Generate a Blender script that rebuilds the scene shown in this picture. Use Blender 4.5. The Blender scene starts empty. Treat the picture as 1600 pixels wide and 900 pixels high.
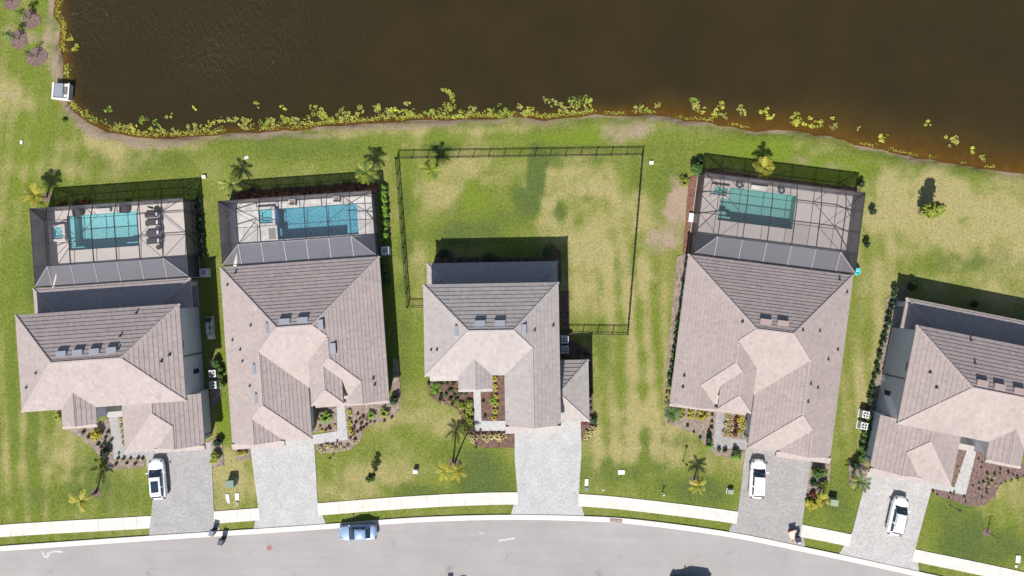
import bpy, math, random
import numpy as np
from mathutils import Vector, Matrix, noise as mnoise
random.seed(7); np.random.seed(7)
R = math.radians
SC = bpy.context.scene; COL = SC.collection

# ------------------------------------------------------------------ camera, sky, sun, exposure
CAMH = 83.0
cam = bpy.data.cameras.new('camera'); cam.sensor_width = 36; cam.lens = 36*CAMH/(1600/13.0)
cam.clip_end = 5000; cam.clip_start = 1
camo = bpy.data.objects.new('camera', cam); COL.objects.link(camo); camo.location = (0, 0, CAMH); SC.camera = camo
SUN_EL = 45.5; SUND = Vector((0.26, 0.966, -math.tan(R(SUN_EL)))).normalized()
w = bpy.data.worlds.new('World'); SC.world = w; w.use_nodes = True
wn = w.node_tree.nodes; wl = w.node_tree.links
sky = wn.new('ShaderNodeTexSky'); sky.sky_type = 'NISHITA'; sky.sun_disc = False
sky.sun_elevation = R(SUN_EL); sky.sun_rotation = math.atan2(-0.26, -0.966)
bg = wn['Background']; bg.inputs['Strength'].default_value = 0.072; wl.new(sky.outputs[0], bg.inputs[0])
sl = bpy.data.lights.new('sun', 'SUN'); sl.energy = 4.5; sl.angle = R(0.5); sl.color = (1.0, 0.965, 0.915)
so = bpy.data.objects.new('sun', sl); COL.objects.link(so); so.rotation_euler = SUND.to_track_quat('-Z', 'Y').to_euler()
SC.view_settings.view_transform = 'Standard'; SC.view_settings.look = 'None'
SC.view_settings.exposure = 0.95; SC.view_settings.gamma = 1
SC.cycles.transparent_max_bounces = 12
SC.cycles.max_bounces = 6

# ------------------------------------------------------------------ helpers
PX = 13.0
def G(px, py, z=0.0):
    "world point at height z that the photograph shows at pixel px, py"
    s = (CAMH-z)/CAMH
    return ((px-800)/PX*s, (450-py)/PX*s)
def G3(px, py, z=0.0):
    x, y = G(px, py, z); return Vector((x, y, z))

class MB:
    def __init__(s): s.v = []; s.f = []; s.m = []; s.mi = 0
    def add(s, vs, fs):
        o = len(s.v); s.v += [tuple(p) for p in vs]
        for f in fs: s.f.append(tuple(i+o for i in f)); s.m.append(s.mi)
        return s
    def box(s, x0, x1, y0, y1, z0, z1):
        vs = [(x0,y0,z0),(x1,y0,z0),(x1,y1,z0),(x0,y1,z0),(x0,y0,z1),(x1,y0,z1),(x1,y1,z1),(x0,y1,z1)]
        return s.add(vs, [(3,2,1,0),(4,5,6,7),(0,1,5,4),(1,2,6,5),(2,3,7,6),(3,0,4,7)])
    def bar(s, a, b, wd, ht=None):
        a = Vector(a); b = Vector(b); ht = ht or wd; d = (b-a)
        if d.length < 1e-6: return s
        d.normalize(); up = Vector((0,0,1))
        if abs(d.z) > .97: up = Vector((0,1,0))
        x = d.cross(up).normalized(); y = x.cross(d).normalized()
        c = [(-1,-1),(1,-1),(1,1),(-1,1)]
        vs = [a+x*(i*wd/2)+y*(j*ht/2) for i,j in c]+[b+x*(i*wd/2)+y*(j*ht/2) for i,j in c]
        return s.add(vs, [(3,2,1,0),(4,5,6,7),(0,1,5,4),(1,2,6,5),(2,3,7,6),(3,0,4,7)])
    def tube(s, pts, rad, n=7, cap=True):
        pts = [Vector(p) for p in pts]; o = len(s.v); k = len(pts)
        rs = rad if isinstance(rad, (list, tuple)) else [rad]*k
        for i, p in enumerate(pts):
            d = (pts[min(i+1,k-1)]-pts[max(i-1,0)]).normalized()
            a = Vector((1,0,0)) if abs(d.x) < .8 else Vector((0,1,0))
            x = d.cross(a).normalized(); y = d.cross(x)
            for j in range(n):
                t = 2*math.pi*j/n; s.v.append(tuple(p+x*(math.cos(t)*rs[i])+y*(math.sin(t)*rs[i])))
        for i in range(k-1):
            for j in range(n):
                s.f.append((o+i*n+j, o+i*n+(j+1)%n, o+(i+1)*n+(j+1)%n, o+(i+1)*n+j)); s.m.append(s.mi)
        if cap:
            s.f.append(tuple(o+j for j in range(n))[::-1]); s.m.append(s.mi)
            s.f.append(tuple(o+(k-1)*n+j for j in range(n))); s.m.append(s.mi)
        return s
    def lathe(s, prof, n=16, c=(0,0)):
        o = len(s.v); k = len(prof)
        for r_, z in prof:
            for j in range(n):
                t = 2*math.pi*j/n; s.v.append((c[0]+r_*math.cos(t), c[1]+r_*math.sin(t), z))
        for i in range(k-1):
            for j in range(n):
                s.f.append((o+i*n+j, o+i*n+(j+1)%n, o+(i+1)*n+(j+1)%n, o+(i+1)*n+j)); s.m.append(s.mi)
        s.f.append(tuple(o+j for j in range(n))[::-1]); s.m.append(s.mi)
        s.f.append(tuple(o+(k-1)*n+j for j in range(n))); s.m.append(s.mi)
        return s
    def prism(s, poly, z0, z1, bottom=True):
        if area(poly) < 0: poly = poly[::-1]
        n = len(poly); vs = [(p[0],p[1],z0) for p in poly]+[(p[0],p[1],z1) for p in poly]
        fs = [tuple(range(n,2*n))]+[(i,(i+1)%n,n+(i+1)%n,n+i) for i in range(n)]
        if bottom: fs.append(tuple(range(n))[::-1])
        return s.add(vs, fs)
    def sheet(s, poly, z):
        if area(poly) < 0: poly = poly[::-1]
        return s.add([(p[0],p[1],z) for p in poly], [tuple(range(len(poly)))])
    def mesh(s, name, mats, smooth=False):
        me = bpy.data.meshes.new(name); me.from_pydata(s.v, [], s.f)
        for m in (mats if isinstance(mats, (list, tuple)) else [mats]): me.materials.append(m)
        if any(s.m): me.polygons.foreach_set('material_index', s.m)
        if smooth: me.polygons.foreach_set('use_smooth', [True]*len(me.polygons))
        me.update(); return me
    def build(s, name, mats, parent=None, smooth=False, loc=None):
        return link(name, s.mesh(name, mats, smooth), parent, loc)
def area(p): return sum(p[i][0]*p[(i+1)%len(p)][1]-p[(i+1)%len(p)][0]*p[i][1] for i in range(len(p)))/2
def link(name, me, parent=None, loc=None, rz=0.0):
    o = bpy.data.objects.new(name, me); COL.objects.link(o)
    if parent: o.parent = parent
    if loc is not None: o.location = loc
    if rz: o.rotation_euler = (0,0,rz)
    return o
def tag(o, label, cat, group=None):
    o['label'] = label; o['category'] = cat
    if group: o['group'] = group
    return o
def thing(name, label, cat, loc=(0,0,0), rz=0.0, group=None):
    return tag(link(name, None, None, loc, rz), label, cat, group)
def structure(o): o['kind'] = 'structure'; return o
def stuff(o): o['kind'] = 'stuff'; return o
def kids(o): return [c for c in bpy.data.objects if c.parent == o]
def dup(o, kidmap, loc, rz, label=None, group=None, sc=None):
    c = o.copy(); COL.objects.link(c); c.location = loc; c.rotation_euler = (0,0,rz)
    if sc: c.scale = (sc,sc,sc)
    if label: c['label'] = label
    if group: c['group'] = group
    def rec(src, dst):
        for ch in kidmap.get(src, []):
            d = ch.copy(); COL.objects.link(d); d.parent = dst; rec(ch, d)
    rec(o, c); return c
def kmap(root):
    m = {}; st = [root]
    while st:
        a = st.pop(); m[a] = list(a.children); st += m[a]
    return m
def smooth_line(pts, step=1.2):
    "Catmull-Rom through 2D points"
    P = [Vector(p).to_2d() for p in pts]; P = [P[0]*2-P[1]]+P+[P[-1]*2-P[-2]]; out = []
    for i in range(1, len(P)-2):
        n = max(1, int((P[i+1]-P[i]).length/step))
        for k in range(n):
            t = k/n; a,b,c,d = P[i-1:i+3]
            out.append(tuple(.5*((2*b)+(c-a)*t+(2*a-5*b+4*c-d)*t*t+(3*b-a-3*c+d)*t**3)))
    out.append(tuple(P[-2])); return out

# ------------------------------------------------------------------ materials
def mat(name, col, rough=.7, metal=0.0, spec=.4):
    m = bpy.data.materials.new(name); m.use_nodes = True; b = m.node_tree.nodes['Principled BSDF']
    b.inputs['Base Color'].default_value = (*col, 1); b.inputs['Roughness'].default_value = rough
    b.inputs['Metallic'].default_value = metal; b.inputs['Specular IOR Level'].default_value = spec
    return m
def N(m, t, **kw):
    n = m.node_tree.nodes.new('ShaderNode'+t)
    for k, v in kw.items():
        if k.startswith('i_'):
            n.inputs[k[2:].replace('_',' ')].default_value = v
        else: setattr(n, k, v)
    return n
def L(m, a, b): m.node_tree.links.new(a, b)
def bsdf(m): return m.node_tree.nodes['Principled BSDF']
def coords(m, world=True):
    if world:
        return N(m, 'NewGeometry').outputs['Position']
    return N(m, 'TexCoord').outputs['Object']
def noise_tex(m, co, scale, detail=4, rough=.6):
    n = N(m, 'TexNoise'); n.inputs['Scale'].default_value = scale; n.inputs['Detail'].default_value = detail
    n.inputs['Roughness'].default_value = rough; L(m, co, n.inputs['Vector']); return n.outputs['Fac']
def ramp(m, fac, stops):
    r = N(m, 'ValToRGB'); e = r.color_ramp.elements
    while len(e) < len(stops): e.new(.5)
    for i, (p, c) in enumerate(stops): e[i].position = p; e[i].color = (*c, 1)
    L(m, fac, r.inputs[0]); return r.outputs[0]
def mix(m, fac, a, b, mode='MIX'):
    n = N(m, 'Mix', data_type='RGBA', blend_type=mode)
    for s, v in ((0, fac), (6, a), (7, b)):
        if isinstance(v, (float, int)): n.inputs[s].default_value = v
        elif isinstance(v, tuple): n.inputs[s].default_value = (*v, 1)
        else: L(m, v, n.inputs[s])
    return n.outputs[2]
def bump(m, fac, strength, dist=.02):
    b = N(m, 'Bump'); b.inputs['Strength'].default_value = strength; b.inputs['Distance'].default_value = dist
    L(m, fac, b.inputs['Height']); L(m, b.outputs[0], bsdf(m).inputs['Normal'])
def var(name, col, amt=.25, scale=3.0, rough=.8, scale2=None, amt2=.15, world=True, bmp=0.0, metal=0.0, spec=.3):
    "a colour with two scales of irregular wear"
    m = mat(name, col, rough, metal, spec); co = coords(m, world)
    f = noise_tex(m, co, scale, 5)
    c0 = tuple(c*(1-amt) for c in col); c1 = tuple(min(1, c*(1+amt)) for c in col)
    c = ramp(m, f, [(.3, c0), (.7, c1)])
    if scale2:
        f2 = noise_tex(m, co, scale2, 2)
        g = ramp(m, f2, [(.3, (1-amt2,)*3), (.7, (1+amt2,)*3)]); c = mix(m, 1.0, c, g, 'MULTIPLY')
        if bmp: bump(m, f2, bmp)
    L(m, c, bsdf(m).inputs['Base Color']); return m
M = {}
def tile_mat(name, col):
    m = mat(name, col, .85, 0, .25)
    a = N(m, 'Attribute', attribute_name='tone'); co = coords(m)
    c = ramp(m, a.outputs['Fac'], [(0, tuple(x*.80 for x in col)), (.5, col), (1, tuple(min(1,x*1.18) for x in col))])
    f = noise_tex(m, co, .35, 5, .65); g = ramp(m, f, [(.3, (.95,.945,.95)), (.7, (1.04,1.04,1.035))])
    c = mix(m, 1.0, c, g, 'MULTIPLY')
    f2 = noise_tex(m, co, 9, 3); g2 = ramp(m, f2, [(.3, (.93,)*3), (.7, (1.06,)*3)])
    c = mix(m, 1.0, c, g2, 'MULTIPLY'); L(m, c, bsdf(m).inputs['Base Color']); bump(m, f2, .35, .02); return m
M['tileA'] = tile_mat('tile taupe', (.268,.226,.213))
M['tileB'] = tile_mat('tile rose', (.272,.228,.214))
M['tileC'] = tile_mat('tile grey', (.268,.240,.228))
M['tileD'] = tile_mat('tile brown', (.262,.217,.203))
M['deckroof'] = mat('underlay', (.12,.105,.10), .9)
M['stucco'] = var('stucco grey', (.45,.455,.475), .05, .8, .9, 25, .06)
M['stucco_w'] = var('stucco pale', (.52,.50,.47), .05, .8, .9, 25, .06)
M['trim'] = var('trim', (.34,.31,.29), .05, 1.5, .7)
M['fascia'] = var('fascia', (.42,.38,.36), .08, 1.5, .6)
M['bronze'] = mat('bronze aluminium', (.028,.026,.027), .38, .0, .5)
M['sunlit_alu'] = mat('sunlit aluminium', (.25,.238,.24), .4)  # house-side bronze beams, their sunlit paleness put into the colour
M['glass'] = mat('window glass', (.02,.025,.03), .06, 0, .8)
M['garage'] = var('garage door', (.42,.38,.34), .05, 2, .5)
M['vent'] = mat('roof vent', (.26,.27,.30), .35, .3)
M['vent_b'] = mat('roof vent brown', (.27,.205,.185), .5)
M['pipe'] = mat('vent pipe', (.03,.028,.03), .6)
M['acwhite'] = var('ac casing', (.55,.55,.53), .08, 4, .5)
M['acdark'] = mat('ac grille', (.05,.055,.06), .5, .5)
M['pvc'] = mat('pvc', (.75,.76,.77), .45)
M['concrete'] = var('concrete walk', (.48,.44,.395), .12, .9, .9, 14, .1)
M['joint'] = mat('joint', (.22,.20,.18), .9)
M['kerb'] = var('kerb', (.46,.43,.395), .10, .9, .9, 18, .1)
def asphalt():
    m = mat('asphalt', (.3,.3,.3), .9, 0, .2); co = coords(m)
    f = noise_tex(m, co, .09, 6, .65); c = ramp(m, f, [(.25, (.228,.214,.205)), (.75, (.275,.259,.249))])
    mp = N(m, 'Mapping'); mp.inputs['Scale'].default_value = (.06, 1.1, 1); L(m, co, mp.inputs[0])
    f3 = noise_tex(m, mp.outputs[0], 1.0, 3); c = mix(m, 1.0, c, ramp(m, f3, [(.3, (.95,)*3), (.7, (1.05,)*3)]), 'MULTIPLY')
    f5 = noise_tex(m, co, .45, 3, .5); c = mix(m, 1.0, c, ramp(m, f5, [(.28, (.80,)*3), (.34,(.97,)*3), (.6, (1,1,1))]), 'MULTIPLY')
    f4 = noise_tex(m, co, .8, 6, .7); c = mix(m, 1.0, c, ramp(m, f4, [(.25, (.9,)*3), (.36,(1,1,1)), (.75, (1.02,)*3)]), 'MULTIPLY')
    f2 = noise_tex(m, co, 30, 2); c = mix(m, 1.0, c, ramp(m, f2, [(.3, (.88,)*3), (.7, (1.12,)*3)]), 'MULTIPLY')
    v = N(m, 'TexVoronoi', feature='DISTANCE_TO_EDGE'); v.inputs['Scale'].default_value = .16; nz = N(m, 'TexNoise'); nz.inputs['Scale'].default_value = .7; nz.inputs['Detail'].default_value = 6; L(m, co, nz.inputs['Vector'])
    vm = N(m, 'VectorMath', operation='MULTIPLY_ADD'); L(m, nz.outputs['Color'], vm.inputs[0]); vm.inputs[1].default_value = (3,3,3); L(m, co, vm.inputs[2]); L(m, vm.outputs[0], v.inputs['Vector'])
    c = mix(m, 1.0, c, ramp(m, v.outputs['Distance'], [(0,(.90,)*3),(.008,(1,1,1))]), 'MULTIPLY')
    L(m, c, bsdf(m).inputs['Base Color']); bump(m, f2, .3, .01); return m
M['asphalt'] = asphalt()
def paver(name, col, amt=.10, sc=5.0):
    m = mat(name, col, .85, 0, .25); co = coords(m)
    mp = N(m, 'Mapping'); mp.inputs['Rotation'].default_value = (0,0,R(18)); L(m, co, mp.inputs[0])
    b = N(m, 'TexBrick'); b.inputs['Scale'].default_value = sc; b.inputs['Mortar Size'].default_value = .03
    b.inputs['Brick Width'].default_value = .9; b.inputs['Row Height'].default_value = .6
    b.inputs['Color1'].default_value = (*[c*(1-amt) for c in col],1); b.inputs['Color2'].default_value = (*[c*(1+amt) for c in col],1)
    b.inputs['Mortar'].default_value = (*[c*.72 for c in col],1); L(m, mp.outputs[0], b.inputs['Vector'])
    c = b.outputs['Color']
    f = noise_tex(m, co, .5, 5, .65); c = mix(m, 1.0, c, ramp(m, f, [(.28, (.88,)*3), (.72, (1.1,)*3)]), 'MULTIPLY')
    f2 = noise_tex(m, co, 6, 4, .7); c = mix(m, 1.0, c, ramp(m, f2, [(.3, (.85,)*3), (.7, (1.14,)*3)]), 'MULTIPLY')
    L(m, c, bsdf(m).inputs['Base Color']); bump(m, b.outputs['Fac'], -.3, .01); return m
M['paver1'] = paver('pavers grey', (.262,.253,.248), .14)
M['paver2'] = paver('pavers pale', (.335,.33,.325), .12)
M['paver4'] = paver('pavers taupe', (.255,.24,.23), .14)
M['paver5'] = paver('pavers sand', (.335,.322,.31), .14)
M['deck1'] = var('deck cream', (.46,.41,.375), .05, .7, .8, 9, .06)
M['deck2'] = var('deck travertine', (.47,.445,.425), .22, 1.1, .8, 5, .12)
M['deck4'] = var('deck tan', (.315,.278,.258), .05, .7, .8, 9, .06)
M['mulch'] = var('mulch brown', (.105,.062,.046), .45, 2.2, .95, 14, .5, bmp=.8)
M['mulch_g'] = var('mulch grey', (.19,.145,.12), .4, 2.2, .95, 14, .5, bmp=.8)
M['mulch_p'] = var('mulch purple', (.125,.082,.072), .4, 3, .95, 14, .5, bmp=.8)
M['mulch_r'] = var('mulch red', (.13,.065,.045), .4, 2.2, .95, 14, .5, bmp=.8)
M['sand'] = var('sand', (.42,.35,.29), .2, 1.5, .95, 12, .2)
def leaf(name, col, tr=.25):
    m = mat(name, col, .55, 0, .3); oi = N(m, 'ObjectInfo'); co = coords(m)
    f = noise_tex(m, co, 3.0, 3); c = ramp(m, f, [(.3, tuple(x*.7 for x in col)), (.7, tuple(min(1,x*1.3) for x in col))])
    hs = N(m, 'HueSaturation'); L(m, c, hs.inputs['Color'])
    mr = N(m, 'MapRange'); mr.inputs['To Min'].default_value = .8; mr.inputs['To Max'].default_value = 1.2
    L(m, oi.outputs['Random'], mr.inputs[0]); L(m, mr.outputs[0], hs.inputs['Value']); L(m, hs.outputs[0], bsdf(m).inputs['Base Color'])
    t = N(m, 'BsdfTranslucent'); L(m, hs.outputs[0], t.inputs[0]); mx = N(m, 'MixShader'); mx.inputs[0].default_value = tr
    L(m, bsdf(m).outputs[0], mx.inputs[1]); L(m, t.outputs[0], mx.inputs[2])
    out = m.node_tree.nodes['Material Output']; L(m, mx.outputs[0], out.inputs[0]); return m
M['lf_green'] = leaf('leaf green', (.060,.115,.022))
M['lf_bright'] = leaf('leaf bright', (.12,.22,.022))
M['lf_dark'] = leaf('leaf dark', (.030,.060,.020))
M['lf_yellow'] = leaf('leaf yellow', (.30,.27,.03))
M['lf_lime'] = leaf('leaf lime', (.19,.22,.03))
M['lf_straw'] = leaf('leaf straw', (.33,.28,.12))
M['lf_red'] = leaf('leaf red', (.14,.035,.022))
M['lf_brown'] = leaf('leaf brown', (.10,.05,.03))
M['lf_weed'] = leaf('leaf water weed', (.32,.34,.045), .1)
M['lf_weed3'] = leaf('leaf water weed green', (.17,.24,.03), .1); M['lf_weed2'] = leaf('leaf water weed olive', (.27,.27,.06), .1)
M['bark'] = var('bark', (.16,.13,.10), .3, 6, .9)
M['black'] = mat('black plastic', (.015,.015,.017), .5)
M['rubber'] = mat('rubber', (.018,.018,.018), .8)
M['rim'] = mat('alloy', (.45,.45,.46), .3, .9)
def paint(name, col):
    m = mat(name, col, .25, 0, .5); bsdf(m).inputs['Coat Weight'].default_value = .8; bsdf(m).inputs['Coat Roughness'].default_value = .05
    return m
M['p_white'] = paint('white paint', (.74,.74,.75))
M['p_blue'] = mat('blue paint', (.24,.33,.47), .3, .35); bsdf(M['p_blue']).inputs['Coat Weight'].default_value = .8
M['p_dark'] = paint('dark paint', (.03,.04,.06))
M['carglass'] = mat('car glass', (.012,.022,.04), .05, 0, .9)
M['lamp_r'] = mat('tail lamp', (.20,.02,.02), .2); M['lamp_w'] = mat('head lamp', (.28,.30,.33), .1)
M['lounge'] = mat('lounger sling', (.035,.033,.036), .7)
M['cushion'] = mat('cushion white', (.6,.6,.62), .8)
M['card'] = var('cardboard', (.40,.25,.15), .15, 4, .9)
M['card2'] = mat('cardboard pale', (.60,.45,.38), .9)
M['navy'] = mat('navy plastic', (.020,.026,.055), .45)
M['binlid'] = mat('bin lid', (.10,.12,.17), .4)
M['xgreen'] = var('transformer green', (.12,.17,.135), .08, 3, .5)
M['xgreen2'] = var('cabinet sage', (.20,.235,.17), .08, 3, .5)
M['uwhite'] = mat('utility white', (.50,.49,.47), .6)
M['brick_red'] = var('inlet grate', (.23,.11,.085), .2, 5, .8)
M['aqua'] = mat('aqua vinyl', (.03,.42,.50), .3)
M['fence'] = mat('fence black', (.012,.013,.012), .45)
M['paintmark'] = var('faded paint', (.38,.365,.355), .22, 4, .9)

def screen(name, col, open_, rough=.4, specular=.4):
    "woven insect screen: how much shows through falls off with the angle the weave is seen at"
    m = mat(name, col, rough, 0, specular); g = N(m, 'NewGeometry')
    d = N(m, 'VectorMath', operation='DOT_PRODUCT'); L(m, g.outputs['Normal'], d.inputs[0]); L(m, g.outputs['Incoming'], d.inputs[1])
    a = N(m, 'Math', operation='ABSOLUTE'); L(m, d.outputs['Value'], a.inputs[0])
    dv = N(m, 'Math', operation='DIVIDE'); dv.inputs[0].default_value = 1-open_; L(m, a.outputs[0], dv.inputs[1])
    o = N(m, 'Math', operation='MINIMUM'); L(m, dv.outputs[0], o.inputs[0]); o.inputs[1].default_value = .97
    t = N(m, 'BsdfTransparent'); mx = N(m, 'MixShader'); L(m, o.outputs[0], mx.inputs[0])
    L(m, t.outputs[0], mx.inputs[1]); L(m, bsdf(m).outputs[0], mx.inputs[2])
    L(m, mx.outputs[0], m.node_tree.nodes['Material Output'].inputs[0]); return m
M['screen'] = screen('insect screen', (.13,.12,.135), .86)
M['screen_w'] = screen('wall screen', (.07,.062,.068), .44)
M['screen_sunlit'] = screen('sunlit screen', (.27,.25,.27), .73, .6, .2)  # same insect screen, sun on the mesh painted as a paler colour
M['screen_sunlit2'] = screen('new sunlit screen', (.24,.23,.245), .66, .6, .2)  # newer panel of that screen, sunlit tone painted in as well
def pool_water(name, tint):
    m = mat(name, (.02,.1,.12), .03, 0, .6); co = coords(m)
    f = noise_tex(m, co, 2.6, 3); bump(m, f, .25, .05)
    t = N(m, 'BsdfTransparent'); t.inputs[0].default_value = (*tint, 1); mx = N(m, 'MixShader'); mx.inputs[0].default_value = .07
    L(m, t.outputs[0], mx.inputs[1]); L(m, bsdf(m).outputs[0], mx.inputs[2])
    L(m, mx.outputs[0], m.node_tree.nodes['Material Output'].inputs[0]); return m
def caustic_finish(name, c0, c1):
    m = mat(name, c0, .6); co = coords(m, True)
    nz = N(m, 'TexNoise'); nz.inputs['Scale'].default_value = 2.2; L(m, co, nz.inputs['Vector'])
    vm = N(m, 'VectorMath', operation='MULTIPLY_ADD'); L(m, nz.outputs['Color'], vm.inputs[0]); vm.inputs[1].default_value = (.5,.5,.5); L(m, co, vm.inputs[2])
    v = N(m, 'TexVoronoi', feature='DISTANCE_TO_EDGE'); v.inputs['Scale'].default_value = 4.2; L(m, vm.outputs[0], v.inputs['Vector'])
    c = ramp(m, v.outputs['Distance'], [(0, c1), (.16, tuple(.5*(a+b) for a,b in zip(c0,c1))), (.34, c0)])  # bright net paints sunlight caustics into the finish colour
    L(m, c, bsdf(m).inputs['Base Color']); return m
M['pf1'] = caustic_finish('pool finish aqua caustics', (.20,.39,.40), (.36,.55,.545))
M['pf2'] = caustic_finish('pool finish blue caustics', (.06,.215,.28), (.30,.47,.51))
M['pf4'] = caustic_finish('pool finish green caustics', (.17,.32,.30), (.25,.41,.385))
M['pf2b'] = mat('spa tile blue', (.05,.12,.28), .3)
M['pw1'] = pool_water('pool water aqua', (.72,.90,.92)); M['pw2'] = pool_water('pool water blue', (.62,.86,.92)); M['pw4'] = pool_water('pool water green', (.68,.82,.80))

# ------------------------------------------------------------------ polygons
def clip(poly, a, b, c):
    out = []; n = len(poly)
    for i in range(n):
        p, q = poly[i], poly[(i+1)%n]; dp = a*p[0]+b*p[1]+c; dq = a*q[0]+b*q[1]+c
        if dp >= -1e-9: out.append(p)
        if (dp > 1e-9 and dq < -1e-9) or (dp < -1e-9 and dq > 1e-9):
            t = dp/(dp-dq); out.append((p[0]+(q[0]-p[0])*t, p[1]+(q[1]-p[1])*t))
    return out if len(out) >= 3 and abs(area(out)) > 2e-4 else []
def subtract(P, Rg):
    if not Rg: return [P]
    if area(Rg) < 0: Rg = Rg[::-1]
    res = []; rem = P
    for i in range(len(Rg)):
        p, q = Rg[i], Rg[(i+1)%len(Rg)]; ex, ey = q[0]-p[0], q[1]-p[1]
        if abs(ex)+abs(ey) < 1e-7: continue
        a, b = -ey, ex; c = -(a*p[0]+b*p[1])
        o = clip(rem, -a, -b, -c)
        if o: res.append(o)
        rem = clip(rem, a, b, c)
        if not rem: break
    return res
def inpoly(x, y, poly):
    ins = np.zeros(np.shape(x), bool); n = len(poly)
    for i in range(n):
        x1, y1 = poly[i]; x2, y2 = poly[(i+1)%n]
        c = ((y1 > y) != (y2 > y)); xi = (x2-x1)*(y-y1)/((y2-y1) if y2 != y1 else 1e-9)+x1
        ins ^= c & (x < xi)
    return ins

# ------------------------------------------------------------------ ground, lake
SHORE_PX = [(86,-160),(88,-60),(86,0),(84,20),(96,42),(93,70),(101,100),(101,128),(106,160),(126,180),(150,194),(180,205),(225,211),(270,212),(330,207),
 (400,202),(470,198),(540,191),(600,187),(650,183),(700,184),(760,181),(820,179),(850,184),(890,180),(930,174),(980,177),(1020,174),(1060,182),
 (1110,188),(1150,196),(1185,201),(1215,198),(1250,201),(1285,207),(1310,212),(1335,221),(1370,228),(1420,239),(1480,250),(1530,259),(1600,267),(1700,280),(2100,320)]
shore = smooth_line([G(*p) for p in SHORE_PX], .9)
shore = [(x+.25*mnoise.noise((x*.7,y*.7,3)), y+.25*mnoise.noise((x*.7,y*.7,9))) for x, y in shore]
lake_poly = shore+[(220,20),(220,150),(-54,150)]
def sdist(x, y):
    "distance to the shore, positive in the lake"
    d = np.full(x.shape, 1e9)
    for (x1,y1),(x2,y2) in zip(shore[:-1], shore[1:]):
        ex, ey = x2-x1, y2-y1; t = np.clip(((x-x1)*ex+(y-y1)*ey)/(ex*ex+ey*ey+1e-12), 0, 1)
        d = np.minimum(d, np.hypot(x-x1-t*ex, y-y1-t*ey))
    return np.where(inpoly(x, y, lake_poly), d, -d)
def vnoise(x, y, s, seed=0):
    rs = np.random.RandomState(seed); T = rs.rand(256,256)
    X = x*s+1000; Y = y*s+1000; xi = np.floor(X).astype(int); yi = np.floor(Y).astype(int); fx = X-xi; fy = Y-yi
    fx = fx*fx*(3-2*fx); fy = fy*fy*(3-2*fy); g = lambda a,b: T[a%256,b%256]
    return (g(xi,yi)*(1-fx)+g(xi+1,yi)*fx)*(1-fy)+(g(xi,yi+1)*(1-fx)+g(xi+1,yi+1)*fx)*fy
def fbm(x, y, s, seed=0, o=4):
    r_ = 0; a = 1; t = 0
    for k in range(o): r_ = r_+a*vnoise(x, y, s*2**k, seed+k); t += a; a *= .55
    return r_/t
def smooth(a, b, x): t = np.clip((x-a)/(b-a), 0, 1); return t*t*(3-2*t)
def blob(x, y, px, py, rx, ry, rot=0, soft=.5, wob=.5, seed=1):
    cx, cy = G(px, py); dx, dy = x-cx, y-cy; c, s = math.cos(R(rot)), math.sin(R(rot))
    u = (dx*c+dy*s)/(rx/PX); v = (-dx*s+dy*c)/(ry/PX); d = np.hypot(u, v)+wob*(fbm(x, y, .22, seed, 5)*2.4-1.2)
    return 1-smooth(1-soft, 1+soft, d)
# dry (+) and lush (-) patches of the lawn as the photograph shows them: px, py, rx, ry, amount
DRY = [(690,290,55,60,.5),(710,400,60,40,.3),(925,340,70,100,.36),(940,440,60,90,.4),(770,255,60,16,.3),(870,280,60,40,.35),(650,430,20,60,.2),
 (1480,330,70,55,.6),(1560,400,70,60,.42),(1580,330,50,60,.45),(1410,350,50,50,.35),(1460,290,60,25,.45),(1540,460,60,22,.4),
 (130,240,90,30,.5),(30,170,40,60,.2),(200,215,90,18,.55),(60,500,30,120,.0),(1030,640,30,70,.5),(1090,700,60,40,.35),(1040,560,20,100,.4),
 (560,745,40,22,.6),(620,720,30,40,.4),(520,770,50,20,.45),(110,700,40,45,.45),(170,740,40,40,.25),(365,750,28,40,.6),(345,720,16,30,.4),
 (330,640,12,60,.25),(965,690,40,50,.35),(990,590,22,120,.35),(1560,770,50,40,.25),(640,640,40,30,.3),(600,660,30,20,.35),(1380,450,22,120,.3),(1350,600,22,90,.3),
 (700,650,35,25,.35),(470,205,160,10,.35),(800,196,300,9,.3),(1240,235,60,16,.4),(1300,750,25,50,.15),(50,10,50,30,.15),(15,140,25,35,.3),(560,690,40,20,.3),(1500,800,50,30,.1),
 (1000,470,14,120,.3),(940,600,12,100,.3),(320,250,60,14,.2),(25,640,18,90,.15),(10,330,20,100,.2),(330,270,25,20,.25)]
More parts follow.
